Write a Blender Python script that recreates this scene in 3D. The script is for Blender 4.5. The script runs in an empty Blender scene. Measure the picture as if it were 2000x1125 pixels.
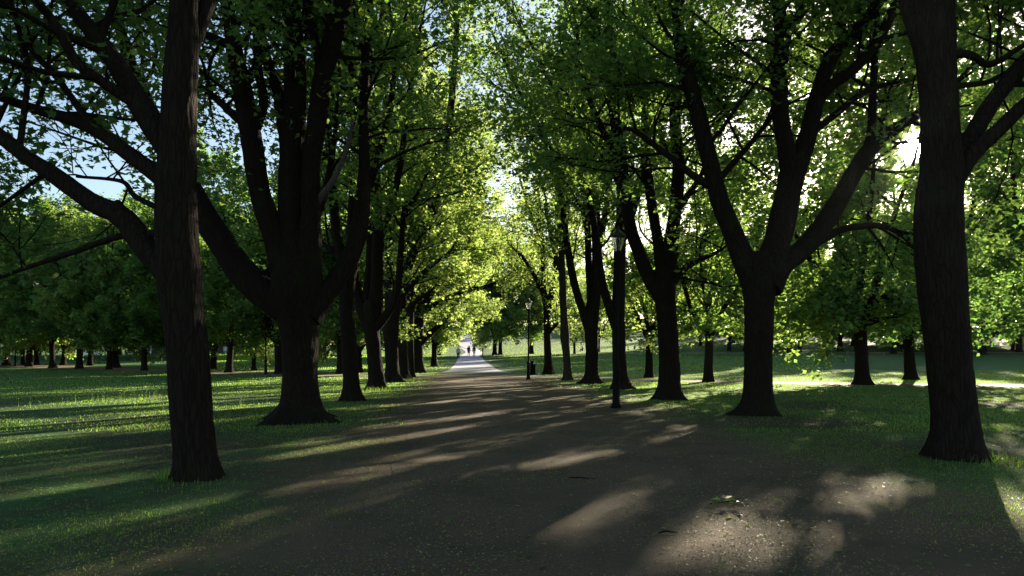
import bpy, math, random
import numpy as np
from mathutils import Vector, noise

# ------------------------------------------------------------------ camera, sky, sun, exposure
SC = bpy.context.scene
COL = SC.collection
F = 2000 * 24 / 36.0            # focal length in photograph pixels
CAMZ, HY = 1.5, 690.0           # eye height (m), horizon row in the photograph

cam = bpy.data.cameras.new('camera'); cam.lens = 24; cam.sensor_width = 36
cam.shift_y = (HY - 562.5) / 2000.0
cam.clip_start = 0.05; cam.clip_end = 6000
camo = bpy.data.objects.new('camera', cam); COL.objects.link(camo)
camo.location = (0, 0, CAMZ); camo.rotation_euler = (math.radians(90), 0, 0)
SC.camera = camo

SUN_PX = (1785, 287)
sd = Vector(((SUN_PX[0] - 1000) / F, 1.0, (HY - SUN_PX[1]) / F)).normalized()
SUN_EL = math.asin(sd.z); SUN_AZ = math.atan2(sd.x, sd.y)

world = bpy.data.worlds.new('World'); SC.world = world; world.use_nodes = True
wn = world.node_tree.nodes; wl = world.node_tree.links
wn.clear()
sky = wn.new('ShaderNodeTexSky'); sky.sky_type = 'NISHITA'; sky.sun_disc = False
sky.sun_elevation = SUN_EL; sky.sun_rotation = SUN_AZ
sky.air_density = 1.0; sky.dust_density = 0.8; sky.ozone_density = 1.0
wbg = wn.new('ShaderNodeBackground'); wbg.inputs['Strength'].default_value = 0.05
wout = wn.new('ShaderNodeOutputWorld')
wl.new(sky.outputs[0], wbg.inputs[0]); wl.new(wbg.outputs[0], wout.inputs[0])

sun = bpy.data.lights.new('sun_lamp', 'SUN'); sun.energy = 5.0; sun.angle = math.radians(0.5)
sun.color = (1.0, 0.87, 0.66)
suno = bpy.data.objects.new('sun_lamp', sun); COL.objects.link(suno)
suno.rotation_euler = sd.to_track_quat('Z', 'Y').to_euler(); suno.location = sd * 60

SC.view_settings.view_transform = 'Standard'; SC.view_settings.look = 'None'
SC.view_settings.gamma = 1.0; SC.view_settings.use_curve_mapping = False
SC.view_settings.exposure = 2.28
SC.cycles.max_bounces = 5; SC.cycles.diffuse_bounces = 2; SC.cycles.transmission_bounces = 4
SC.cycles.transparent_max_bounces = 12; SC.cycles.volume_bounces = 0
SC.cycles.use_denoising = True

# ------------------------------------------------------------------ helpers
RNG = np.random.default_rng(7)

def norm(v):
    return np.asarray(v, float) / (math.sqrt(v[0] * v[0] + v[1] * v[1] + v[2] * v[2]) + 1e-12)
def cross3(a, b):
    return np.array([a[1] * b[2] - a[2] * b[1], a[2] * b[0] - a[0] * b[2], a[0] * b[1] - a[1] * b[0]])

def rgb(r, g, b): return (r, g, b, 1)

class NT:
    """tiny node-tree helper"""
    def __init__(s, name):
        s.m = bpy.data.materials.new(name); s.m.use_nodes = True
        s.n = s.m.node_tree.nodes; s.l = s.m.node_tree.links; s.n.clear()
        s.out = s.n.new('ShaderNodeOutputMaterial')
    def node(s, t, **kw):
        nd = s.n.new(t)
        for k, v in kw.items(): setattr(nd, k, v)
        return nd
    def put(s, sock, v):
        if hasattr(v, 'is_linked'): s.l.new(v, sock)
        else: sock.default_value = v
    def math(s, op, a, b=0.0, c=None, clamp=False):
        nd = s.node('ShaderNodeMath', operation=op); nd.use_clamp = clamp
        s.put(nd.inputs[0], a); s.put(nd.inputs[1], b)
        if c is not None: s.put(nd.inputs[2], c)
        return nd.outputs[0]
    def mix(s, fac, a, b):
        nd = s.node('ShaderNodeMix', data_type='RGBA'); s.put(nd.inputs[0], fac)
        s.put(nd.inputs[6], a); s.put(nd.inputs[7], b); return nd.outputs[2]
    def noise(s, vec, scale, detail=3, rough=0.55):
        nd = s.node('ShaderNodeTexNoise'); nd.inputs['Scale'].default_value = scale
        nd.inputs['Detail'].default_value = detail; nd.inputs['Roughness'].default_value = rough
        if vec is not None: s.l.new(vec, nd.inputs['Vector'])
        return nd.outputs['Fac']
    def ramp(s, fac, stops):
        nd = s.node('ShaderNodeValToRGB'); s.l.new(fac, nd.inputs[0]); e = nd.color_ramp.elements
        while len(e) < len(stops): e.new(0.5)
        for i, (p, c) in enumerate(stops): e[i].position = p; e[i].color = c
        return nd.outputs[0]
    def smooth(s, x, a, b):
        nd = s.node('ShaderNodeMapRange', interpolation_type='SMOOTHSTEP'); s.put(nd.inputs[0], x)
        nd.inputs[1].default_value = a; nd.inputs[2].default_value = b; return nd.outputs[0]
    def mapping(s, vec, scale=(1, 1, 1)):
        nd = s.node('ShaderNodeMapping'); nd.inputs['Scale'].default_value = scale
        s.l.new(vec, nd.inputs['Vector']); return nd.outputs[0]
    def bump(s, h, strength=0.5, dist=0.02):
        nd = s.node('ShaderNodeBump'); nd.inputs['Strength'].default_value = strength
        nd.inputs['Distance'].default_value = dist; s.l.new(h, nd.inputs['Height']); return nd.outputs[0]
    def principled(s, color, rough=0.8, spec=0.3, normal=None, metal=0.0):
        p = s.node('ShaderNodeBsdfPrincipled')
        s.put(p.inputs['Base Color'], color); s.put(p.inputs['Roughness'], rough)
        p.inputs['Specular IOR Level'].default_value = spec; p.inputs['Metallic'].default_value = metal
        if normal is not None: s.l.new(normal, p.inputs['Normal'])
        return p
    def done(s, shader):
        s.l.new(shader if hasattr(shader, 'is_linked') else shader.outputs[0], s.out.inputs['Surface']); return s.m

def mesh_np(name, verts, face_lens, loops, mats, mat_idx=None, smooth=False):
    me = bpy.data.meshes.new(name)
    verts = np.ascontiguousarray(verts, np.float32); loops = np.ascontiguousarray(loops, np.int32).ravel()
    face_lens = np.ascontiguousarray(face_lens, np.int32)
    me.vertices.add(len(verts)); me.vertices.foreach_set('co', verts.ravel())
    me.loops.add(len(loops)); me.loops.foreach_set('vertex_index', loops)
    me.polygons.add(len(face_lens))
    st = np.zeros(len(face_lens), np.int32); st[1:] = np.cumsum(face_lens)[:-1]
    me.polygons.foreach_set('loop_start', st)
    if mat_idx is not None: me.polygons.foreach_set('material_index', np.ascontiguousarray(mat_idx, np.int32))
    if smooth is True: me.polygons.foreach_set('use_smooth', np.ones(len(face_lens), bool))
    elif smooth is not False: me.polygons.foreach_set('use_smooth', np.ascontiguousarray(smooth, bool))
    for m in mats: me.materials.append(m)
    me.update(calc_edges=True)
    return me

class MB:
    """collects quads / tris into one mesh"""
    def __init__(s): s.v = []; s.fl = []; s.lp = []; s.mi = []; s.sm = []; s.n = 0
    def add(s, verts, faces, mi=0, smooth=True):
        verts = np.asarray(verts, float); faces = np.asarray(faces)
        s.v.append(verts); s.lp.append((faces + s.n).ravel()); k = faces.shape[1]
        s.fl.append(np.full(len(faces), k)); s.mi.append(np.full(len(faces), mi)); s.sm.append(np.full(len(faces), smooth))
        s.n += len(verts)
    def mesh(s, name, mats):
        return mesh_np(name, np.concatenate(s.v), np.concatenate(s.fl), np.concatenate(s.lp), mats,
                       np.concatenate(s.mi), np.concatenate(s.sm))
    def tube(s, pts, rad, sides=8, mi=0, cap=True, ref=None, smooth=True):
        v, f = tube(pts, rad, sides, ref)
        s.add(v, f, mi, smooth)
        if cap:
            n = len(pts)
            for ring, flip in ((0, True), (n - 1, False)):
                c = np.asarray(pts[ring], float)
                vv = np.vstack([v[ring * sides:(ring + 1) * sides], c])
                i = np.arange(sides); j = (i + 1) % sides
                ff = np.stack([j, i, np.full(sides, sides)] if flip else [i, j, np.full(sides, sides)], 1)
                s.add(vv, ff, mi, smooth)
    def box(s, lo, hi, mi=0):
        x0, y0, z0 = lo; x1, y1, z1 = hi
        v = [(x0, y0, z0), (x1, y0, z0), (x1, y1, z0), (x0, y1, z0), (x0, y0, z1), (x1, y0, z1), (x1, y1, z1), (x0, y1, z1)]
        s.add(v, [(0, 3, 2, 1), (4, 5, 6, 7), (0, 1, 5, 4), (1, 2, 6, 5), (2, 3, 7, 6), (3, 0, 4, 7)], mi, False)
    def lathe(s, prof, sides=20, c=(0, 0), mi=0, smooth=True):
        a = np.arange(sides) * 2 * np.pi / sides; v = []
        for r, z in prof: v.append(np.stack([c[0] + r * np.cos(a), c[1] + r * np.sin(a), np.full(sides, z)], 1))
        v = np.concatenate(v); f = ring_faces(len(prof), sides); s.add(v, f, mi, smooth)

def ring_faces(n, sides):
    i = np.arange(n - 1)[:, None] * sides; j = np.arange(sides)[None, :]; k = (j + 1) % sides
    return np.stack([i + j, i + k, i + sides + k, i + sides + j], -1).reshape(-1, 4)

def tube(pts, rad, sides=8, ref=None):
    p = np.asarray(pts, float); r = np.asarray(rad, float); n = len(p)
    t = np.gradient(p, axis=0); t /= np.linalg.norm(t, axis=1, keepdims=True) + 1e-9
    if ref is None:
        m = np.abs(t.mean(0)); ref = np.eye(3)[np.argmin(m)]
    u = np.cross(t, ref); u /= np.linalg.norm(u, axis=1, keepdims=True) + 1e-9
    w = np.cross(t, u)
    a = np.arange(sides) * 2 * np.pi / sides
    ring = u[:, None, :] * np.cos(a)[None, :, None] + w[:, None, :] * np.sin(a)[None, :, None]
    v = p[:, None, :] + ring * r[:, None, None]
    return v.reshape(-1, 3), ring_faces(n, sides)[:, ::-1]

def catmull(pts, k=6):
    p = np.asarray(pts, float)
    if len(p) < 3: 
        t = np.linspace(0, 1, k + 1)[:, None]; return p[0] * (1 - t) + p[1] * t
    q = np.vstack([2 * p[0] - p[1], p, 2 * p[-1] - p[-2]]); out = []
    for i in range(1, len(q) - 2):
        t = np.linspace(0, 1, k, endpoint=False)[:, None]
        a, b, c, d = q[i - 1], q[i], q[i + 1], q[i + 2]
        out.append(0.5 * (2 * b + (c - a) * t + (2 * a - 5 * b + 4 * c - d) * t ** 2 + (3 * b - a - 3 * c + d) * t ** 3))
    out.append(p[-1:]); return np.vstack(out)

def obj(name, me, parent=None, loc=None, rz=None):
    o = bpy.data.objects.new(name, me); COL.objects.link(o)
    if parent is not None: o.parent = parent
    if loc is not None: o.location = loc
    if rz is not None: o.rotation_euler = (0, 0, rz)
    return o

def thing(name, label, cat, loc=(0, 0, 0), rz=0, group=None):
    o = obj(name, None, None, loc, rz); o.empty_display_size = 0.3
    return tag(o, label, cat, group)

def tag(o, label=None, cat=None, group=None, kind=None):
    if label: o['label'] = label
    if cat: o['category'] = cat
    if group: o['group'] = group
    if kind: o['kind'] = kind
    return o

# ------------------------------------------------------------------ terrain
_py = np.array([-80, 0, 20, 32, 45, 58, 75, 93, 114, 135, 160, 200, 260, 340, 500, 900.])
_pc = np.array([0, 0, 0, -.06, -.14, -.10, .2, .66, 1.05, 1.9, 3.4, 6.7, 11.5, 16, 20, 24.])
_pl = np.array([0, 0, 0, -.06, -.14, -.10, .2, .5, .66, .72, .8, 1.4, 2.6, 5, 8, 10.])
_gy = np.arange(-80, 901, 1.0)
def _smoothprof(p):
    z = np.interp(_gy, _py, p); k = np.hanning(17); k /= k.sum()
    return np.convolve(np.pad(z, 8, mode='edge'), k, 'valid')
_zc, _zl = _smoothprof(_pc), _smoothprof(_pl)
def terrain(x, y):
    x = np.asarray(x, float); y = np.asarray(y, float)
    t = np.clip((x + 60) / 38, 0, 1); t = t * t * (3 - 2 * t)
    return np.interp(y, _gy, _zc) * t + np.interp(y, _gy, _zl) * (1 - t)
def tz(x, y): return float(terrain(x, y))

def P(px, py, d):
    """photograph pixel at distance d -> point"""
    return np.array([(px - 1000) / F * d, d, CAMZ + (HY - py) / F * d])
def gp(px, py):
    """where the ray of a pixel meets the ground"""
    d = np.arange(2.0, 420, 0.05)
    x = (px - 1000) / F * d; z = CAMZ + (HY - py) / F * d
    hit = np.nonzero(z <= terrain(x, d))[0]
    k = hit[0] if len(hit) else len(d) - 1
    return np.array([x[k], d[k], tz(x[k], d[k])])

AV = 0.0713                     # the avenue drifts left: u = x + AV*y is the distance across it
def ring_path():
    return catmull([(-110, 104), (-75, 86), (-56, 75), (-34, 62), (-18, 52.5), (-8, 48.5), (1, 48), (8, 41.5), (17, 34.6), (25, 32.6), (42, 31.5), (80, 33)], 10)
RING = ring_path()
def ring_dist(x, y):
    x = np.asarray(x, float); y = np.asarray(y, float)
    d = np.full(x.shape, 1e9)
    for a, b in zip(RING[:-1], RING[1:]):
        ab = b - a; t = np.clip(((x - a[0]) * ab[0] + (y - a[1]) * ab[1]) / (ab @ ab), 0, 1)
        d = np.minimum(d, np.hypot(x - a[0] - t * ab[0], y - a[1] - t * ab[1]))
    return d

# ------------------------------------------------------------------ materials
def avenue_mask(t, pos):
    """1 on bare gravel, 0 on grass; frays out along the avenue's edges"""
    sep = t.node('ShaderNodeSeparateXYZ'); t.l.new(pos, sep.inputs[0])
    u = t.math('MULTIPLY_ADD', sep.outputs[1], AV, sep.outputs[0])
    c = t.math('ABSOLUTE', t.math('SUBTRACT', u, 1.5))
    n = t.noise(pos, 0.55, 5, 0.62); n2 = t.noise(pos, 6.0, 4, 0.7)
    c = t.math('MULTIPLY_ADD', t.math('SUBTRACT', n, 0.5), 4.2, c)
    c = t.math('MULTIPLY_ADD', t.math('SUBTRACT', n2, 0.5), 2.2, c)
    m = t.math('SUBTRACT', 1.0, t.smooth(c, 2.6, 5.2))
    far = t.math('SUBTRACT', 1.0, t.smooth(sep.outputs[1], 46, 56))
    return t.math('MULTIPLY', m, far), sep

def gravel_color(t, pos):
    n1 = t.noise(pos, 0.9, 4); n2 = t.noise(pos, 75, 5, 0.8); n3 = t.noise(pos, 9, 4, 0.65)
    c = t.ramp(n2, [(0.28, rgb(.042, .030, .020)), (0.5, rgb(.108, .078, .051)), (0.72, rgb(.245, .183, .128))])
    c = t.mix(t.smooth(n1, .42, .68), c, rgb(.080, .063, .040))
    c = t.mix(t.math('MULTIPLY', t.smooth(n3, .5, .72), .6), c, rgb(.085, .088, .032))   # trodden seed litter
    h = t.math('ADD', n2, t.math('MULTIPLY', n3, 0.7))
    return c, h

def grass_color(t, pos):
    n1 = t.noise(pos, 0.35, 4); n2 = t.noise(pos, 14, 4, 0.7); n3 = t.noise(pos, 90, 3, 0.7)
    c = t.ramp(n1, [(0.3, rgb(.022, .070, .026)), (0.55, rgb(.034, .096, .030)), (0.75, rgb(.054, .115, .032))])
    c2 = t.mix(t.smooth(n2, .35, .7), c, rgb(.078, .140, .036))
    c2 = t.mix(t.math('MULTIPLY', t.smooth(n3, .4, .75), .5), c2, rgb(.016, .042, .014))
    return c2, t.math('ADD', n3, t.math('MULTIPLY', n2, 1.5))

def mat_ground():
    t = NT('lawn'); pos = t.node('ShaderNodeNewGeometry').outputs['Position']
    m, sep = avenue_mask(t, pos)
    g, gh = grass_color(t, pos); r, rh = gravel_color(t, pos)
    worn = t.noise(pos, 0.22, 5, 0.65)                                   # trodden earth patches under the trees
    near = t.math('SUBTRACT', 1.0, t.smooth(sep.outputs[1], 20, 34))
    wm = t.math('MULTIPLY', t.smooth(worn, .45, .58), near)
    w2 = t.math('MULTIPLY', t.smooth(t.noise(pos, 1.4, 5, .7), .47, .60), near)
    wm = t.math('MAXIMUM', wm, t.math('MULTIPLY', w2, .75))
    earth = t.mix(t.noise(pos, 30, 4, .7), rgb(.028, .022, .013), rgb(.072, .056, .034))
    c = t.mix(t.math('MULTIPLY', wm, .8), g, earth)
    c = t.mix(m, c, r)
    h = t.math('ADD', t.math('MULTIPLY', gh, 1.0), t.math('MULTIPLY', rh, .4))
    p = t.principled(c, .95, .08, t.bump(h, .6, .035))
    return t.done(p)

def mat_gravel():
    t = NT('gravel'); pos = t.node('ShaderNodeNewGeometry').outputs['Position']
    r, rh = gravel_color(t, pos)
    return t.done(t.principled(r, .93, .15, t.bump(rh, .9, .025)))

def mat_path(name, base, vary=.25):
    t = NT(name); pos = t.node('ShaderNodeNewGeometry').outputs['Position']
    n = t.noise(pos, .5, 4); n2 = t.noise(pos, 40, 3, .7)
    lo = tuple(b * (1 - vary) for b in base) + (1,); hi = tuple(b * (1 + vary) for b in base) + (1,)
    c = t.mix(n, lo, hi); c = t.mix(t.math('MULTIPLY', t.smooth(n2, .4, .7), .3), c, tuple(b * .6 for b in base) + (1,))
    return t.done(t.principled(c, .92, .2, t.bump(n2, .4, .01)))

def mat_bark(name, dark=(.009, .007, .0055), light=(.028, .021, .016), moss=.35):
    t = NT(name); tc = t.node('ShaderNodeTexCoord').outputs['Object']
    v = t.mapping(tc, (1, 1, .16))
    n = t.noise(v, 26, 6, .7); n2 = t.noise(tc, 1.6, 4, .6); n3 = t.noise(tc, 34, 4, .7)
    vor = t.node('ShaderNodeTexVoronoi', feature='DISTANCE_TO_EDGE'); vor.inputs['Scale'].default_value = 17
    wv = t.node('ShaderNodeVectorMath', operation='ADD'); t.l.new(v, wv.inputs[0])
    cn = t.node('ShaderNodeTexNoise'); cn.inputs['Scale'].default_value = 8; t.l.new(v, cn.inputs['Vector'])
    sc = t.node('ShaderNodeVectorMath', operation='SCALE'); t.l.new(cn.outputs['Color'], sc.inputs[0]); sc.inputs['Scale'].default_value = .12
    t.l.new(sc.outputs[0], wv.inputs[1]); t.l.new(wv.outputs[0], vor.inputs['Vector'])
    crack = t.smooth(vor.outputs['Distance'], 0.0, .16)
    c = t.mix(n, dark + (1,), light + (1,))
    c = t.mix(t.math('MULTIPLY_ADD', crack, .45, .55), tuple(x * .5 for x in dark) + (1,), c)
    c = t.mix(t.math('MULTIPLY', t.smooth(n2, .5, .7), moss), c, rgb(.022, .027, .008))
    h = t.math('ADD', t.math('MULTIPLY', crack, .45), t.math('ADD', n, t.math('MULTIPLY', n3, .25)))
    return t.done(t.principled(c, .95, .06, t.bump(h, .9, .03)))

def mat_leaf(name, refl, trans, bright=1.0, young=0.25):
    """thin leaf: some light is reflected, some shines through"""
    t = NT(name); g = t.node('ShaderNodeNewGeometry'); r = g.outputs['Random Per Island']
    r2 = t.math('FRACT', t.math('MULTIPLY', r, 17.31))
    k = t.math('MULTIPLY_ADD', r, .7, .65)
    hs = t.node('ShaderNodeHueSaturation'); t.put(hs.inputs['Hue'], t.math('MULTIPLY_ADD', r2, .035, .4825))
    t.put(hs.inputs['Value'], k); hs.inputs['Color'].default_value = refl + (1,)
    ht = t.node('ShaderNodeHueSaturation'); t.put(ht.inputs['Hue'], t.math('MULTIPLY_ADD', r2, .035, .4825))
    t.put(ht.inputs['Value'], k); ht.inputs['Color'].default_value = trans + (1,)
    p = t.principled(hs.outputs[0], .5, .35)
    tr = t.node('ShaderNodeBsdfTranslucent'); t.l.new(ht.outputs[0], tr.inputs[0])
    mx = t.node('ShaderNodeMixShader'); mx.inputs[0].default_value = .5
    t.l.new(p.outputs[0], mx.inputs[1]); t.l.new(tr.outputs[0], mx.inputs[2])
    return t.done(mx)

def mat_plain(name, c, rough=.6, spec=.4, vary=.15, metal=0.0, scale=12):
    t = NT(name); tc = t.node('ShaderNodeTexCoord').outputs['Object']; n = t.noise(tc, scale, 4)
    col = t.mix(n, tuple(x * (1 - vary) for x in c) + (1,), tuple(min(1, x * (1 + vary)) for x in c) + (1,))
    return t.done(t.principled(col, rough, spec, t.bump(n, .15, .004), metal))

def mat_glass(name):
    t = NT(name); g = t.node('ShaderNodeBsdfGlass'); g.inputs['Roughness'].default_value = .25; g.inputs['IOR'].default_value = 1.15
    g.inputs['Color'].default_value = rgb(.9, .93, .92)
    d = t.node('ShaderNodeBsdfTranslucent'); d.inputs[0].default_value = rgb(.42, .45, .43)
    tr = t.node('ShaderNodeBsdfTransparent')
    m = t.node('ShaderNodeMixShader'); m.inputs[0].default_value = .35
    t.l.new(tr.outputs[0], m.inputs[1]); t.l.new(d.outputs[0], m.inputs[2])
    m2 = t.node('ShaderNodeMixShader'); m2.inputs[0].default_value = .3
    t.l.new(m.outputs[0], m2.inputs[1]); t.l.new(g.outputs[0], m2.inputs[2])
    return t.done(m2)

M = {}
M['ground'] = mat_ground(); M['gravel'] = mat_gravel()
M['tan'] = mat_path('trodden_earth', (.13, .095, .058))
M['asphalt'] = mat_path('asphalt', (.37, .355, .43), .12)
M['road'] = mat_path('road', (.30, .29, .28), .1)
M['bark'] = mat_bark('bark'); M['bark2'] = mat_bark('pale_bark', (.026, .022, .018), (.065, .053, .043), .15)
M['deadwood'] = mat_bark('dead_wood', (.06, .052, .047), (.14, .125, .11), .05)
M['leaf'] = mat_leaf('maple_leaf', (.043, .115, .034), (.24, .39, .062))
M['leaf_b'] = mat_leaf('fresh_leaf', (.060, .138, .036), (.37, .50, .100))
M['leaf_c'] = mat_leaf('deep_leaf', (.038, .108, .042), (.17, .31, .055))
M['blade'] = mat_leaf('grass_blade', (.044, .125, .030), (.28, .46, .050))
M['litter'] = mat_leaf('seed_litter', (.30, .28, .10), (.16, .16, .04))
M['puff'] = mat_plain('dandelion_clock', (.75, .74, .70), .9, .1)
M['iron'] = mat_plain('painted_iron', (.005, .006, .006), .65, .08)
M['cap'] = mat_plain('verdigris_cap', (.014, .032, .03), .5, .25)
M['glass'] = mat_glass('lamp_glass')
M['skin'] = mat_plain('skin', (.48, .31, .24), .55)

# ------------------------------------------------------------------ ground and paths
def axis(a, b, near, step, grow):
    out = [near]; s = step; v = near
    while v < b: v += s; s = min(s * grow, 14); out.append(min(v, b))
    s = step; v = near; lo = []
    while v > a: v -= s; s = min(s * grow, 14); lo.append(max(v, a))
    return np.array(lo[::-1] + out)
xs = axis(-520, 520, 0, .8, 1.04); ys = axis(-60, 880, 12, .8, 1.035)
X, Y = np.meshgrid(xs, ys); Z = terrain(X, Y)
V = np.stack([X, Y, Z], -1).reshape(-1, 3)
nx, ny = len(xs), len(ys)
i = (np.arange(ny - 1)[:, None] * nx + np.arange(nx - 1)[None, :]).ravel()
fc = np.stack([i, i + 1, i + nx + 1, i + nx], 1)
g = obj('ground', mesh_np('ground', V, np.full(len(fc), 4), fc, [M['ground']], smooth=True)); tag(g, kind='structure')

def strip(name, rows, mat, lift, thick=.0):
    """a sheet laid on the terrain: rows of left/right edge points"""
    v = []; n = 9
    for (ax, ay), (bx, by) in rows:
        for k in range(n):
            s = k / (n - 1); x = ax + (bx - ax) * s; y = ay + (by - ay) * s
            v.append((x, y, tz(x, y) + lift))
    r = len(rows); f = []
    for a in range(r - 1):
        for k in range(n - 1): f.append((a * n + k, a * n + k + 1, (a + 1) * n + k + 1, (a + 1) * n + k))
    o = obj(name, mesh_np(name, np.array(v), np.full(len(f), 4), np.array(f), [mat], smooth=True))
    return tag(o, kind='structure')

def wob(a, s, amp): return amp * noise.noise((a * s, 3.7, 1.1))
# gravel avenue (inside the frayed zone of the ground, so its edge does not show)
rows = []
for y in np.arange(-12, 53.1, .5):
    ul = -1.05 + wob(y, .6, .5); ur = 2.95 + wob(y + 50, .6, .5)
    if y > 40: e = (y - 40) / 13; ul -= 1.2 * e; ur += 1.6 * e
    rows.append(((ul - AV * y, y), (ur - AV * y, y)))
strip('gravel_path', rows, M['gravel'], .004)
# asphalt path: from its flared mouth up the hill
edge = [(728, 862, 1000), (724, 874, 978), (720, 880, 968), (712, 888, 957), (705, 892, 947), (699, 895, 941), (695, 898, 937)]
pl = [(gp(a, py)[:2], gp(b, py)[:2]) for py, a, b in edge]
ya = [0.5 * (p[0][1] + p[1][1]) for p in pl]
pl += [((-8.8, 130), (-5.6, 130)), ((-11.3, 150), (-8.0, 150)), ((-15.2, 190), (-11.6, 190)), ((-17.5, 230), (-13.8, 230))]
L_ = catmull([p[0] for p in pl], 5); R_ = catmull([p[1] for p in pl], 5)
strip('asphalt_path', list(zip(L_, R_)), M['asphalt'], .024)
# ring path of trodden earth
t_ = np.gradient(RING, axis=0); t_ /= np.linalg.norm(t_, axis=1, keepdims=True); n_ = np.stack([-t_[:, 1], t_[:, 0]], 1)
wv = np.array([[1.9 + wob(k, .35, .8)] for k in range(len(RING))])
strip('earth_path', list(zip(RING + n_ * wv, RING - n_ * wv)), M['tan'], .017)
# far road on the left, footpath across the right-hand hill
strip('road', [((x, 106 + .02 * abs(x)), (x, 99 + .02 * abs(x))) for x in np.linspace(-150, -34, 40)], M['road'], .02)
strip('hill_footpath', [((x, 126.5 + .05 * (x - 30)), (x, 124.8 + .05 * (x - 30))) for x in np.linspace(18, 150, 60)], M['road'], .02)

# ------------------------------------------------------------------ leaves and trees
LEAF8_V = np.array([(0, 0, 0), (.40, .10, .06), (.25, .27, .03), (.52, .52, .08), (.17, .56, .02), (0, 1, -.10),
                    (-.17, .56, .02), (-.52, .52, .08), (-.25, .27, .03), (-.40, .10, .06)])
LEAF8_F = np.array([(0, 1, 2), (2, 3, 4), (0, 2, 4), (0, 4, 5), (0, 5, 6), (0, 6, 8), (6, 7, 8), (0, 8, 9)])
LEAF4_V = np.array([(0, 0, 0), (.46, .30, .07), (.22, .52, .02), (0, 1, -.08), (-.22, .52, .02), (-.46, .30, .07)])
LEAF4_F = np.array([(0, 1, 2), (0, 2, 3), (0, 3, 4), (0, 4, 5)])
LEAF2_V = np.array([(0, 0, 0), (.42, .45, .08), (0, 1, -.06), (-.42, .45, .08)])
LEAF2_F = np.array([(0, 1, 2), (0, 2, 3)])
LEAVES = {8: (LEAF8_V, LEAF8_F), 4: (LEAF4_V, LEAF4_F), 2: (LEAF2_V, LEAF2_F)}

def leaf_arrays(rng, anc, out, size, kind, flat=.55):
    n = len(anc); LV, LF = LEAVES[kind]
    nrm = np.array([0, 0, 1.0]) + rng.normal(0, flat, (n, 3)); nrm /= np.linalg.norm(nrm, axis=1, keepdims=True)
    yd = out + rng.normal(0, .55, (n, 3)) + np.array([0, 0, -.35])
    yd -= nrm * (yd * nrm).sum(1, keepdims=True); yd /= np.linalg.norm(yd, axis=1, keepdims=True) + 1e-9
    xd = np.cross(yd, nrm)
    s = size * rng.uniform(.45, 1.25, n)
    v = anc[:, None, :] + s[:, None, None] * (LV[None, :, 0:1] * xd[:, None] + LV[None, :, 1:2] * yd[:, None] + LV[None, :, 2:3] * nrm[:, None])
    f = (np.arange(n)[:, None, None] * len(LV) + LF[None]).reshape(-1, 3)
    return v.reshape(-1, 3), f

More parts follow.
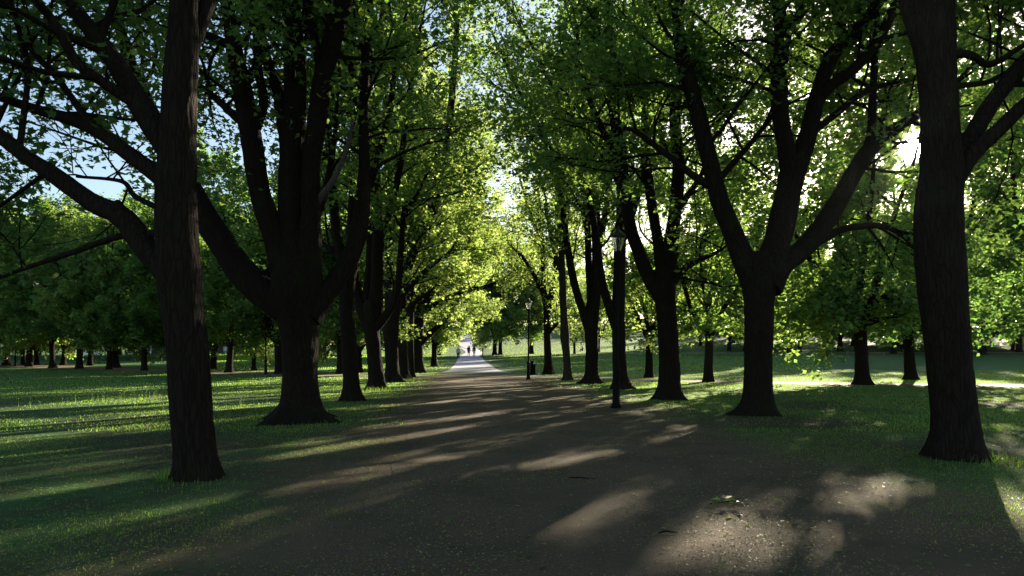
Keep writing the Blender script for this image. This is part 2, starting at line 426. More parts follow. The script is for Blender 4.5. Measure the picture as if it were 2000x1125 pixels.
class Tree:
    def __init__(s, seed): s.rng = np.random.default_rng(seed); s.tw = []; s.anc = []; s.aout = []
    def branch(s, p, d, L, r, lvl, last, trop=(.0, .02, .03, .0, -.02), bend=.16):
        """a procedural branch; its side branches; leaf positions on the last level"""
        rng = s.rng; n = max(3, int(L / (.5 if lvl < last else .42))); st = L / n
        pts = [np.asarray(p, float)]; d = norm(d); ds = [d]
        for _ in range(n):
            d = norm(d + rng.normal(0, bend, 3) + np.array([0, 0, trop[min(lvl, 4)] * 2]))
            pts.append(pts[-1] + d * st); ds.append(d)
        pts = np.array(pts); rad = r * np.linspace(1, .32, n + 1)
        s.tw.append((pts, rad, 6 if r > .05 else (4 if r > .025 else 3)))
        if lvl >= last:
            m = max(3, int(L / .05)); DS = np.array(ds)
            tt = rng.uniform(.12, 1.0, m) * n; ii = np.minimum(tt.astype(int), n - 1)
            q = pts[ii] + (pts[ii + 1] - pts[ii]) * (tt - ii)[:, None]
            o = np.cross(DS[ii], rng.normal(0, 1, (m, 3))); o /= np.linalg.norm(o, axis=1, keepdims=True) + 1e-9
            o = o + DS[ii] * .5; o /= np.linalg.norm(o, axis=1, keepdims=True)
            q = q + o * rng.uniform(.03, .22, (m, 1)); q[:, 2] += rng.normal(0, .05, m)
            s.anc.append(q); s.aout.append(o)
        else:
            s.sprout(pts, rad, lvl + 1, last, L, .25)
        return pts
    def sprout(s, pts, rad, lvl, last, L, t0=.25, count=None, scale=1.0, spread=None):
        rng = s.rng; n = len(pts) - 1
        k = count if count is not None else int({2: L * 1.35, 3: L * 2.6, 4: L * 3.0}.get(lvl, L) + 2)
        for j in range(k):
            t = (t0 + (1 - t0) * (j + rng.uniform(0, 1)) / k) * n; i = min(int(t), n - 1)
            q = pts[i] + (pts[i + 1] - pts[i]) * (t - i); dd = norm(pts[i + 1] - pts[i]); fr = t / n
            side = norm(cross3(dd, rng.normal(0, 1, 3)))
            a = math.radians(rng.uniform(38, 72) if lvl <= 2 else rng.uniform(30, 65))
            d = dd * math.cos(a) + side * math.sin(a)
            if lvl == 2: LL = (2.0 + 2.1 * (1 - fr)) * rng.uniform(.7, 1.2)
            elif lvl == 3: LL = rng.uniform(.7, 1.5)
            else: LL = rng.uniform(.4, .8)
            r = min(rad[i] * .55, {2: .045, 3: .016}.get(lvl, .008) * (1 + .3 * rng.uniform(-1, 1)))
            s.branch(q, d, LL * scale, max(r, .004), lvl, last)
    def limb(s, pts, rad, t0=.3, count=None, extend=0.0, last=3, k=5, scale=1.0):
        """an explicit limb, given by its points and radii, with side branches and an extension"""
        n = len(pts); c = catmull(pts, k); r = np.interp(np.linspace(0, n - 1, len(c)), np.arange(n), rad)
        L = np.linalg.norm(np.diff(c, axis=0), axis=1).sum()
        s.sprout(c, r, 2, last, L, t0, count, scale)
        if extend > 0:
            e = s.branch(c[-1], c[-1] - c[-4], extend, r[-1], 1, last)
        return c, r
    def crown_mesh(s, name, nleaf, size, kind, leafmat, barkmat, keep=None, jitter=.12):
        rng = s.rng; mb = MB()
        for pts, rad, sides in s.tw:
            if kind != 2 or rad[0] > .013: mb.tube(pts, rad, sides, 1, cap=False)
        A = np.concatenate(s.anc); O = np.concatenate(s.aout)
        idx = rng.choice(len(A), nleaf, replace=nleaf > len(A))
        A, O = A[idx] + rng.normal(0, jitter, (nleaf, 3)), O[idx]
        if keep is not None:
            m = keep(A); A, O = A[m], O[m]
        v, f = leaf_arrays(rng, A, O, size, kind)
        mb.add(v, f, 0, False)
        return mb.mesh(name, [leafmat, barkmat])

def bark_tube(mb, pts, rad, sides, flare=0.0, lobes=5, phase=0.0, ridge=.012, mi=0, zground=None):
    """a limb or trunk with knobbly, ridged surface; flare widens the foot into roots"""
    pts = np.asarray(pts, float); rad = np.asarray(rad, float); e = norm(pts[-1] - pts[-2])
    pts = np.vstack([pts, pts[-1] + e * rad[-1] * .45, pts[-1] + e * rad[-1] * .55]); rad = np.concatenate([rad, [rad[-1] * .7, rad[-1] * .02]])
    v, f = tube(pts, rad, sides, ref=np.array([0, 1.0, 0.05]))
    p = np.repeat(np.asarray(pts, float), sides, 0); rr = np.repeat(np.asarray(rad, float), sides)
    o = v - p; a = np.tile(np.arange(sides) * 2 * np.pi / sides, len(pts))
    dirn = o / (np.linalg.norm(o, axis=1, keepdims=True) + 1e-9)
    k = np.ones(len(v))
    for q in range(len(v)):
        x, y, z = v[q]
        big = noise.noise((x * 2.3 + phase, y * 2.3, z * 1.1)); n = noise.noise((x * 16 + phase, y * 16, z * 2.6))
        k[q] = rr[q] * (.97 + .09 * big) + ridge * (1 - 2 * abs(n)) * min(1.0, rr[q] / .12)
    if flare > 0:
        h = np.maximum(p[:, 2] - (zground if zground is not None else p[:, 2].min()), 0)
        lob = .55 + .75 * np.maximum(0, np.cos(lobes * a + phase)) ** 1.5 + .3 * np.cos(2 * a + phase * 2)
        k = k * (1 + flare * np.exp(-h / .22) * np.maximum(lob, .12))
    mb.add(p + dirn * k[:, None], f, mi, True)

def resample(pts, rad, step):
    pts = np.asarray(pts, float); c = catmull(pts, 12); n = len(pts)
    r = np.interp(np.linspace(0, n - 1, len(c)), np.arange(n), rad)
    s = np.concatenate([[0], np.cumsum(np.linalg.norm(np.diff(c, axis=0), axis=1))])
    q = np.linspace(0, s[-1], max(4, int(s[-1] / step)))
    return np.stack([np.interp(q, s, c[:, i]) for i in range(3)], 1), np.interp(q, s, r)

def over_path(A):
    px = 1000 + F * A[:, 0] / A[:, 1]
    return sun_gap(A) & (A[:, 2] > np.where(px > 845, 3.7, 1.9))

def not_near(A):
    """no foliage hangs below head height or right before the viewer's face on these high-pruned trees"""
    return (A[:, 2] > 2.3) & (np.hypot(A[:, 0], A[:, 1]) > 4.2) & sun_gap(A)

def sun_gap(A):
    """the chink in the canopy through which the low sun shines on the path"""
    v = A - np.array([0, 0, CAMZ]); s = np.array(sd); t = v @ s
    off = np.linalg.norm(v - t[:, None] * s, axis=1)
    return (off > .16 + t * .017) & chinks(A)

CHINKS = [(((1560, 985), (1680, 945)), .52), (((1360, 1085), (1450, 1030)), .40), (((1500, 1090), (1580, 1040)), .34), (((1440, 1000), (1520, 955)), .24), (((1090, 1050), (1290, 940)), .24), (((1040, 912), (1190, 886)), .27),
          (((610, 884), (890, 836)), .27), (((720, 836), (985, 806)), .30), (((670, 800), (910, 780)), .40), (((190, 1120), (480, 1070)), .16), (((650, 932), (880, 895)), .16), (((1985, 960), (2000, 1060)), .25),
          (((20, 845), (330, 808)), .7), (((0, 800), (330, 775)), .8), (((60, 770), (520, 745)), 1.2), (((430, 800), (540, 790)), .6), (((630, 775), (760, 768)), .6), (((0, 885), (330, 850)), .3)]
_CH = [(gp(*a)[:2], gp(*b)[:2], w) for (a, b), w in CHINKS]
def chinks(A):
    """gaps in the foliage through which the sun reaches the path in streaks and patches"""
    s = np.array(sd); g = A - s * (A[:, 2:3] / s[2]); x, y = g[:, 0], g[:, 1]; ok = np.ones(len(A), bool)
    for a, b, w in _CH:
        ab = b - a; t = np.clip(((x - a[0]) * ab[0] + (y - a[1]) * ab[1]) / (ab @ ab), 0, 1)
        e = np.hypot(x - a[0] - t * ab[0], y - a[1] - t * ab[1])
        for j in np.nonzero(e < w * 1.6)[0]:                             # ragged outline, some leaves left inside
            if e[j] < w * (1.15 + .8 * noise.noise((x[j] * 2.2, y[j] * 2.2, 7.0))) and noise.noise((x[j] * 5.5, y[j] * 5.5, 3.0)) < .33: ok[j] = False
    return ok

def traced_tree(name, label, base, trunk, limbs, seed, leaf=(24000, .15, 4), lm='leaf', flare=.9, lobes=5, sides=40, depth=None, keep=not_near, group=None, bark='bark', t0=.3, extras=(), sink=.12):
    """trunk: (px, py, half-width px); limbs: dicts with pts [(px, py, hw)], depth drift dz (m per limb), extension"""
    B = gp(*base); d = B[1]; root = thing(name, label, 'tree', tuple(B), 0, group)
    T = Tree(seed); s = d / F
    tp = [P(x, y, d) for x, y, w in trunk]; tr = [w * s for x, y, w in trunk]
    tp[0][2] = B[2] - sink
    c, r = resample(tp, tr, .10)
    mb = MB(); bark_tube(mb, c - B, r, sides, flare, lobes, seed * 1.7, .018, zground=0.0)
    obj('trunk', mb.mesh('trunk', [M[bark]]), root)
    built = []
    for lb in limbs:
        n = len(lb['pts']); dz = lb.get('dz', 0.0); off = 0.0
        for q in built:                                                  # a side limb leaves from the depth of the limb it grows on
            qx = 1000 + F * q[:, 0] / q[:, 1]; qy = HY - F * (q[:, 2] - CAMZ) / q[:, 1]
            e = np.hypot(qx - lb['pts'][0][0], qy - lb['pts'][0][1]); j = int(np.argmin(e))
            if e[j] < 16: off = q[j, 1] - d; break
        pts = [P(x, y, d + off + dz * (k / (n - 1)) ** 1.2) for k, (x, y, w) in enumerate(lb['pts'])]
        rad = [w * s for x, y, w in lb['pts']]
        lc, lr = resample(pts, rad, .10 if d < 20 else .2)
        built.append(lc)
        mb = MB(); bark_tube(mb, lc - B, lr, 16 if lr[0] > .07 else 8, 0, 3, seed + len(T.tw), .008)
        o = obj('limb', mb.mesh('limb', [M[lb.get('mat', bark)]]), root)
        if lb.get('label'): o['label'] = lb['label']
        if lb.get('bare'): continue
        T.limb(lc[::3] if len(lc) > 12 else lc, lr[::3] if len(lr) > 12 else lr, lb.get('t0', t0), lb.get('count'), lb.get('ext', 3.0), scale=lb.get('scale', 1.0))
    n, size, kind = leaf
    me = T.crown_mesh('crown', n, size, kind, M[lm], M[bark], keep)
    me.transform(__import__('mathutils').Matrix.Translation(Vector(-B)))
    tag(obj('crown', me, root), kind='stuff')
    return root

GA = 'maples along the gravel avenue'
def Lb(*pts, **k): k['pts'] = list(pts); return k

# ---- left row, first tree: leaning trunk with long low limbs to the left
traced_tree('maple_tree', 'leaning single-trunk maple with long bare limbs reaching out over the lawn', (380, 935),
    [(384, 948, 42), (380, 900, 37), (372, 800, 37), (367, 700, 37), (356, 600, 38), (350, 540, 41), (345, 450, 37), (345, 350, 35), (350, 200, 31), (358, 60, 26), (362, -100, 22), (368, -330, 18), (372, -560, 10)],
    [Lb((352, 560, 30), (318, 520, 25), (285, 485, 24), (240, 425, 22), (180, 395, 19), (110, 345, 17), (50, 305, 15), (0, 265, 14), (-90, 195, 10), (-180, 150, 6), dz=.6, t0=.5, ext=1.5),
     Lb((350, 370, 24), (300, 335, 17), (250, 300, 15), (205, 265, 14), (150, 237, 13), (75, 215, 11), (0, 190, 9), (-80, 165, 6), dz=1.4, t0=.45, ext=1.5),
     Lb((205, 265, 9), (165, 225, 8), (110, 150, 7), (60, 95, 6), (20, 20, 5), (-10, -60, 4), dz=.5, t0=.2, ext=1.2),
     Lb((350, 330, 28), (318, 275, 23), (265, 190, 22), (230, 130, 20), (190, 75, 18), (140, 10, 15), (90, -70, 12), (40, -180, 8), dz=1.2, t0=.35, ext=2.0),
     Lb((285, 212, 14), (245, 190, 11), (200, 160, 10), (150, 122, 10), (110, 50, 9), (60, -10, 7), (0, -80, 5), dz=-.6, t0=.3, ext=1.5),
     Lb((330, 455, 9), (240, 460, 7), (150, 490, 6), (60, 520, 5), (-20, 548, 4), (-90, 560, 3), dz=1.8, t0=.55, ext=.6, scale=.6),
     Lb((340, 420, 8), (300, 402, 6), (262, 382, 6), (245, 358, 5), (215, 350, 4), (150, 345, 3), dz=1.5, t0=.4, ext=.6, scale=.6),
     Lb((240, 430, 16), (233, 408, 14), (230, 396, 8), dz=-.1, bare=True),
     Lb((352, 150, 20), (385, 60, 16), (430, -60, 14), (480, -200, 10), (520, -330, 6), dz=.8, t0=.3, ext=2),
     Lb((358, 0, 18), (320, -120, 15), (270, -260, 12), (240, -420, 8), dz=-1.0, t0=.3, ext=2),
     Lb((362, -80, 18), (380, -240, 14), (420, -420, 9), dz=2.0, t0=.3, ext=2)],
    11, (19000, .14, 8), 'leaf_c', flare=.25, sides=56)

# ---- left row, second tree: five-stemmed giant with flared roots
traced_tree('maple_tree', 'massive many-stemmed maple with wide flared roots at the avenue edge', (583, 822),
    [(586, 836, 52), (586, 815, 46), (587, 780, 38), (586, 720, 34), (585, 660, 36), (584, 615, 44), (582, 580, 52), (580, 545, 50), (578, 505, 34)],
    [Lb((570, 605, 38), (520, 575, 31), (480, 540, 29), (450, 500, 27), (420, 455, 26), (392, 410, 25), (368, 365, 24), (330, 300, 20), (290, 210, 16), (250, 110, 12), (220, 0, 8), dz=.8, t0=.4, ext=2),
     Lb((566, 560, 32), (540, 470, 23), (510, 385, 20), (495, 300, 20), (482, 220, 19), (463, 130, 18), (455, 80, 14), (442, 0, 12), (425, -120, 8), dz=-.6, t0=.45, ext=2.5),
     Lb((500, 250, 10), (515, 200, 9), (505, 140, 8), (500, 60, 7), (493, -20, 6), (480, -120, 4), dz=.8, t0=.3, ext=2),
     Lb((578, 550, 38), (569, 450, 27), (568, 330, 23), (573, 250, 23), (577, 150, 22), (570, 50, 19), (565, -60, 15), (560, -200, 10), dz=.3, t0=.5, ext=3),
     Lb((562, 300, 14), (545, 190, 11), (525, 130, 10), (510, 60, 9), (500, -20, 7), (480, -120, 5), dz=1.0, t0=.35, ext=2),
     Lb((598, 560, 34), (607, 430, 19), (608, 330, 17), (617, 250, 18), (632, 150, 19), (655, 60, 18), (672, 0, 16), (700, -100, 12), (735, -220, 8), dz=-.8, t0=.5, ext=3),
     Lb((630, 150, 10), (618, 90, 8), (606, 40, 7), (598, -20, 6), (590, -120, 4), dz=.6, t0=.3, ext=2),
     Lb((600, 610, 36), (645, 562, 20), (690, 490, 17), (707, 430, 14), (712, 350, 12), (710, 230, 10), (716, 100, 8), (725, -40, 5), dz=1.4, t0=.4, ext=2),
     Lb((622, 390, 7), (652, 350, 5.5), (678, 290, 4.5), (689, 235, 2.5), dz=-.8, bare=True, mat='deadwood', label='bleached dead branch'),
     Lb((500, 260, 9), (462, 230, 8), (430, 200, 7), (385, 165, 6), (330, 150, 4), dz=.9, t0=.3, ext=1.5),
     Lb((458, 92, 9), (425, 78, 8), (390, 62, 7), (345, 40, 5), dz=.4, t0=.2, ext=1.5),
     Lb((500, 555, 14), (560, 505, 10), (620, 420, 8), (650, 300, 6), (660, 180, 4), dz=3.0, t0=.4, ext=2)],
    12, (30000, .16, 4), 'leaf', flare=1.0, lobes=4, sides=64)

# ---- left row, further trees
traced_tree('maple_tree', 'slim straight maple trunk just beyond the many-stemmed giant', (687, 783),
    [(687, 788, 17), (685, 740, 15), (682, 680, 15), (677, 600, 14), (679, 540, 17), (690, 480, 15), (702, 420, 12), (712, 300, 10), (717, 150, 9), (722, 0, 7), (725, -120, 4)],
    [Lb((680, 540, 14), (660, 470, 10), (650, 380, 9), (640, 250, 8), (630, 100, 6), (620, -60, 4), dz=1.5, ext=2),
     Lb((705, 400, 9), (735, 320, 7), (760, 220, 6), (775, 100, 4), dz=-1.0, ext=2),
     Lb((712, 300, 8), (695, 200, 7), (680, 80, 5), dz=-1, ext=2),
     Lb((680, 520, 8), (655, 495, 6), (625, 470, 5), (590, 440, 3), dz=2, t0=.2, ext=1.2),
     Lb((716, 170, 7), (745, 60, 5), (770, -60, 4), dz=1, ext=2)],
    13, (19000, .17, 4), 'leaf', flare=.5)
traced_tree('maple_tree', 'maple forking into three stems above a short burly trunk', (735, 762),
    [(736, 767, 18), (735, 740, 15), (731, 690, 14), (727, 650, 15), (726, 620, 18), (727, 595, 18)],
    [Lb((722, 640, 14), (702, 590, 11), (692, 540, 9), (685, 460, 8), (690, 350, 7), (700, 200, 6), (705, 60, 4), dz=1, ext=2),
     Lb((730, 625, 17), (736, 560, 14), (738, 450, 12), (733, 350, 11), (726, 200, 10), (720, 100, 8), (715, -40, 5), dz=0, t0=.25, ext=2),
     Lb((732, 640, 11), (755, 615, 8), (775, 575, 7), (782, 500, 6), (790, 400, 5), dz=-1, t0=.2, ext=2),
     Lb((715, 590, 8), (722, 500, 7), (720, 420, 6), (708, 300, 5), (700, 180, 4), dz=2, ext=2),
     Lb((737, 480, 8), (765, 400, 7), (785, 300, 6), (800, 180, 5), (820, 60, 3), dz=-1.5, t0=.2, ext=1.5)],
    14, (19000, .18, 4), 'leaf', flare=.6)
traced_tree('maple_tree', 'burred maple whose long curved stem leans out over the avenue', (766, 746),
    [(767, 750, 17), (766, 725, 13), (764, 680, 13), (763, 640, 16), (766, 610, 15), (770, 590, 14)],
    [Lb((766, 620, 15), (776, 560, 13), (792, 525, 12), (815, 470, 11), (848, 405, 9), (866, 335, 8), (878, 240, 7), (888, 120, 6), (896, 0, 4), dz=-1, t0=.2, ext=2),
     Lb((766, 610, 14), (760, 540, 11), (762, 440, 9), (758, 320, 8), (752, 180, 6), (748, 40, 5), dz=1.5, t0=.2, ext=2),
     Lb((768, 600, 10), (786, 520, 8), (800, 430, 7), (812, 330, 6), (818, 200, 4), dz=2.5, t0=.2, ext=2),
     Lb((775, 580, 8), (800, 560, 6), (830, 530, 5), (860, 505, 3), dz=-2, t0=.1, ext=1.5)],
    15, (26000, .21, 2), 'leaf_b', flare=.6)
traced_tree('maple_tree', 'straight maple with a pale sunlit edge standing close behind the burred one', (787, 741),
    [(788, 744, 13), (787, 715, 11), (785, 660, 10), (784, 600, 10), (790, 520, 9), (796, 420, 8), (800, 300, 7), (803, 160, 5), (805, 20, 3)],
    [Lb((784, 610, 9), (772, 540, 7), (766, 440, 6), (765, 300, 5), dz=2, t0=.2, ext=2),
     Lb((788, 540, 8), (812, 470, 7), (838, 400, 6), (855, 300, 4), dz=-2, t0=.2, ext=2),
     Lb((785, 620, 6), (810, 590, 5), (840, 570, 3), dz=-2, t0=.1, ext=1.5),
     Lb((798, 400, 6), (820, 300, 5), (835, 180, 4), dz=1.5, t0=.2, ext=2)],
    16, (22000, .21, 2), 'leaf_b', flare=.5)
traced_tree('maple_tree', 'thin young maple squeezed between two thicker trunks of the left row', (803, 737),
    [(803, 739, 7), (803, 715, 6), (802, 660, 6), (803, 600, 6), (806, 520, 5), (812, 420, 4), (818, 300, 3)],
    [Lb((803, 610, 5), (825, 550, 4), (850, 480, 3), dz=-1.5, t0=.2, ext=1.5), Lb((805, 560, 5), (790, 480, 4), (785, 400, 3), dz=1.5, t0=.2, ext=1.5),
     Lb((810, 450, 4), (840, 380, 3), (860, 300, 2), dz=1.5, t0=.2, ext=1.5)],
    17, (13000, .21, 2), 'leaf_b', flare=.4, sides=20)
traced_tree('maple_tree', 'bright leafy maple with a low branch over the mouth of the asphalt path', (818, 728),
    [(819, 731, 12), (818, 710, 9), (817, 680, 9), (817, 655, 10), (820, 620, 9), (826, 540, 8), (834, 440, 7), (840, 340, 5), (845, 240, 3)],
    [Lb((818, 672, 8), (836, 655, 6), (855, 638, 5), (872, 622, 4), (890, 590, 3), dz=-1, t0=.15, ext=2),
     Lb((818, 650, 8), (800, 590, 6), (790, 500, 5), (788, 400, 4), dz=2, t0=.45, ext=2),
     Lb((822, 610, 7), (850, 560, 6), (885, 510, 5), (915, 450, 3), dz=-1.5, t0=.1, ext=2.5),
     Lb((826, 550, 6), (860, 470, 5), (890, 400, 4), (905, 340, 3), dz=2, t0=.1, ext=2),
     Lb((822, 615, 7), (860, 590, 6), (905, 570, 5), (950, 560, 4), (985, 545, 2), dz=-2, t0=.1, ext=1.5),
     Lb((830, 500, 7), (870, 455, 6), (915, 430, 5), (955, 425, 3), dz=1.5, t0=.1, ext=2), Lb((824, 570, 6), (870, 530, 5), (925, 510, 4), (965, 500, 2), dz=3, t0=.1, ext=2),
     Lb((834, 440, 6), (870, 390, 5), (910, 360, 4), (945, 350, 2), dz=-2.5, t0=.1, ext=2),
     Lb((836, 430, 5), (865, 360, 4), (885, 300, 3), dz=-1, t0=.1, ext=2), Lb((840, 380, 5), (825, 290, 4), (815, 220, 3), dz=0, t0=.1, ext=2)],
    18, (48000, .21, 2), 'leaf_b', flare=.5, sides=24, keep=over_path)

# ---- right row
traced_tree('maple_tree', 'tall thick maple trunk beside the low sun with two limbs rising right', (1868, 895),
    [(1868, 908, 50), (1867, 880, 46), (1864, 800, 40), (1853, 700, 39), (1843, 600, 40), (1837, 500, 42), (1834, 400, 41), (1839, 320, 35), (1836, 230, 32), (1830, 130, 33), (1826, 0, 34), (1818, -150, 32), (1812, -350, 24), (1806, -560, 14)],
    [Lb((1842, 360, 26), (1872, 310, 18), (1903, 258, 17), (1945, 190, 16), (2000, 122, 15), (2070, 50, 13), (2150, -40, 9), dz=.8, t0=.4, ext=2),
     Lb((1848, 380, 22), (1875, 335, 17), (1902, 300, 15), (1938, 265, 14), (1972, 232, 13), (2015, 192, 12), (2100, 120, 9), (2200, 60, 6), dz=-.3, t0=.4, ext=2),
     Lb((1835, 110, 12), (1880, 105, 8), (1905, 112, 7), (1925, 126, 7), (1955, 117, 6), (2000, 88, 5), (2060, 60, 4), dz=.6, t0=.4, ext=1),
     Lb((1840, 170, 9), (1885, 166, 6), (1930, 160, 5.5), (1970, 140, 5), (2040, 110, 4), dz=1.5, t0=.3, ext=1),
     Lb((1824, 165, 24), (1800, 80, 19), (1775, 0, 18), (1755, -120, 15), (1730, -260, 11), (1700, -400, 7), dz=1.0, t0=.4, ext=2),
     Lb((1822, -40, 22), (1860, -150, 17), (1910, -280, 12), (1960, -420, 8), dz=-.8, t0=.3, ext=2),
     Lb((1818, -180, 20), (1780, -320, 14), (1740, -480, 9), dz=-1.2, t0=.3, ext=2),
     Lb((1816, -120, 18), (1850, -260, 14), (1880, -420, 9), dz=2.2, t0=.3, ext=2)],
    21, (30000, .14, 8), 'leaf', flare=.3, sides=56)
traced_tree('maple_tree', 'wide-forked maple with three spreading stems between lamp post and thick trunk', (1478, 810),
    [(1478, 818, 32), (1480, 790, 28), (1482, 700, 26), (1482, 640, 27), (1483, 590, 28), (1484, 560, 32), (1485, 530, 34), (1486, 505, 28)],
    [Lb((1478, 560, 28), (1450, 500, 22), (1428, 445, 19), (1408, 400, 18), (1395, 350, 17), (1375, 270, 17), (1352, 180, 16), (1336, 120, 14), (1325, 60, 12), (1328, -10, 10), (1335, -120, 7), dz=.4, t0=.4, ext=2.5),
     Lb((1490, 550, 32), (1518, 470, 26), (1535, 400, 25), (1545, 350, 25), (1552, 315, 22), dz=0, bare=True),
     Lb((1546, 345, 20), (1536, 290, 17), (1525, 230, 16), (1520, 150, 15), (1527, 80, 14), (1520, 0, 12), (1515, -120, 8), dz=-.5, t0=.35, ext=2.5),
     Lb((1526, 90, 11), (1545, 50, 10), (1570, 15, 9), (1600, -60, 6), dz=.6, t0=.2, ext=2),
     Lb((1548, 345, 22), (1566, 300, 19), (1584, 240, 17), (1595, 190, 15), (1625, 110, 14), (1680, 50, 12), (1718, 0, 11), (1760, -90, 8), dz=.5, t0=.35, ext=2.5),
     Lb((1596, 195, 13), (1625, 165, 11), (1662, 140, 10), (1705, 92, 10), (1740, 30, 9), (1775, -60, 6), dz=-.9, t0=.3, ext=2),
     Lb((1498, 560, 30), (1530, 515, 22), (1565, 490, 20), (1607, 440, 20), (1650, 370, 18), (1692, 300, 17), (1725, 268, 14), (1765, 242, 11), (1815, 205, 8), (1880, 150, 5), dz=1.4, t0=.45, ext=1.5),
     Lb((1690, 305, 10), (1702, 250, 8), (1705, 180, 7.5), (1710, 90, 6), (1715, 0, 5), dz=.4, t0=.3, ext=2),
     Lb((1600, 470, 10), (1640, 450, 7), (1680, 442, 7), (1725, 442, 6), (1762, 458, 5), (1795, 490, 4), dz=1.6, t0=.4, ext=.8, scale=.7),
     Lb((1590, 255, 8), (1630, 225, 7), (1680, 185, 6), (1730, 165, 5), (1800, 150, 4), dz=1.2, t0=.2, ext=1.2),
     Lb((1398, 370, 9), (1350, 340, 7), (1300, 300, 6), (1240, 255, 5), dz=.6, t0=.3, ext=1.5),
     Lb((1395, 360, 8), (1440, 310, 6), (1490, 250, 5), (1540, 180, 4), dz=2, t0=.2, ext=1.5)],
    22, (48000, .16, 4), 'leaf', flare=.75, lobes=3, sides=56)
traced_tree('maple_tree', 'three-stemmed maple right behind the tall black lamp post', (1308, 780),
    [(1309, 786, 28), (1308, 750, 22), (1307, 700, 20), (1304, 640, 19), (1300, 590, 20), (1298, 555, 23), (1297, 530, 20)],
    [Lb((1292, 580, 17), (1265, 535, 14), (1247, 490, 13), (1233, 450, 12), (1221, 380, 11), (1212, 300, 11), (1200, 220, 11), (1195, 140, 11), (1190, 60, 9), (1185, -60, 5), dz=-.6, t0=.35, ext=2.5),
     Lb((1296, 565, 14), (1286, 480, 11), (1273, 400, 10), (1263, 300, 9), (1258, 200, 8), (1246, 100, 6), (1238, 0, 4), dz=1.2, t0=.3, ext=2),
     Lb((1302, 560, 18), (1310, 480, 15), (1320, 400, 13), (1325, 320, 12), (1318, 230, 11), (1325, 170, 11), (1340, 100, 9), (1355, 0, 6), dz=0, t0=.35, ext=2.5),
     Lb((1306, 560, 9), (1330, 532, 7), (1352, 514, 6), (1385, 500, 4), dz=-1.0, t0=.2, ext=1, scale=.7),
     Lb((1318, 420, 7), (1345, 380, 6), (1375, 330, 5), (1400, 250, 3), dz=1.6, t0=.2, ext=1.5),
     Lb((1212, 310, 7), (1180, 260, 6), (1150, 190, 5), (1130, 100, 3), dz=-.8, t0=.2, ext=1.5)],
    23, (28000, .17, 4), 'leaf', flare=.5)
traced_tree('maple_tree', 'dark maple hidden half behind the tall lamp post with one limb to the left', (1212, 760),
    [(1213, 765, 17), (1211, 730, 14), (1209, 680, 13), (1208, 600, 12), (1211, 480, 11), (1215, 380, 10), (1214, 250, 9), (1216, 120, 7), (1218, 0, 5)],
    [Lb((1208, 650, 11), (1192, 605, 9), (1179, 565, 9), (1171, 520, 8), (1164, 460, 7), (1150, 380, 6), (1140, 260, 5), (1135, 120, 3), dz=-.6, t0=.3, ext=2),
     Lb((1212, 480, 8), (1240, 400, 7), (1260, 300, 6), (1275, 180, 4), dz=1.4, ext=2),
     Lb((1215, 380, 8), (1190, 280, 7), (1175, 160, 5), (1170, 40, 3), dz=1.6, ext=2),
     Lb((1150, 370, 5), (1110, 250, 4), (1060, 130, 3), (1010, 40, 2.5), (970, -30, 2), dz=-1, t0=.2, ext=1.5),
     Lb((1214, 260, 7), (1240, 160, 5), (1258, 60, 4), dz=-1.2, ext=2)],
    24, (25000, .18, 4), 'leaf', flare=.5)
traced_tree('maple_tree', 'maple with curved left stem forking from a flared stout trunk', (1154, 749),
    [(1154, 753, 19), (1155, 730, 13), (1156, 690, 12), (1155, 650, 13), (1156, 620, 14), (1158, 590, 12)],
    [Lb((1152, 645, 10), (1136, 600, 8), (1121, 550, 8), (1108, 480, 7), (1101, 420, 6), (1092, 330, 5), (1080, 220, 4), dz=-1, t0=.3, ext=2),
     Lb((1158, 620, 12), (1164, 550, 11), (1166, 480, 10), (1158, 350, 9), (1152, 250, 9), (1156, 120, 7), (1160, 0, 5), dz=.5, t0=.3, ext=2.5),
     Lb((1156, 620, 8), (1150, 520, 7), (1145, 400, 6), (1128, 280, 5), (1118, 160, 4), dz=2, t0=.2, ext=2),
     Lb((1101, 410, 5), (1070, 300, 4), (1030, 210, 3.5), (990, 130, 3), (960, 60, 2), dz=-1, t0=.2, ext=1.5), Lb((1090, 320, 4), (1050, 240, 3), (1000, 190, 2.5), (955, 160, 2), dz=1, t0=.2, ext=1.5),
     Lb((1162, 520, 7), (1180, 430, 6), (1195, 320, 5), (1210, 200, 3), dz=-1, ext=2)],
    25, (23000, .21, 2), 'leaf', flare=.75)
traced_tree('maple_tree', 'slender pale-barked tree with a bulge between two darker avenue maples', (1109, 743),
    [(1109, 746, 9), (1108, 720, 7), (1106, 690, 7), (1103, 655, 9), (1101, 620, 7), (1099, 560, 7), (1096, 480, 6), (1092, 400, 5), (1085, 300, 4), (1080, 200, 3)],
    [Lb((1098, 540, 5), (1080, 480, 4), (1065, 400, 3), dz=-1, t0=.2, ext=1.5), Lb((1096, 470, 5), (1110, 390, 4), (1120, 300, 3), dz=1.5, t0=.2, ext=1.5),
     Lb((1090, 380, 4), (1070, 300, 3), (1055, 220, 2), dz=1, t0=.2, ext=1.5), Lb((1088, 340, 4), (1100, 250, 3), (1112, 170, 2), dz=-1, t0=.2, ext=1.5)],
    26, (8000, .21, 2), 'leaf_b', flare=.4, bark='bark2', sides=24)
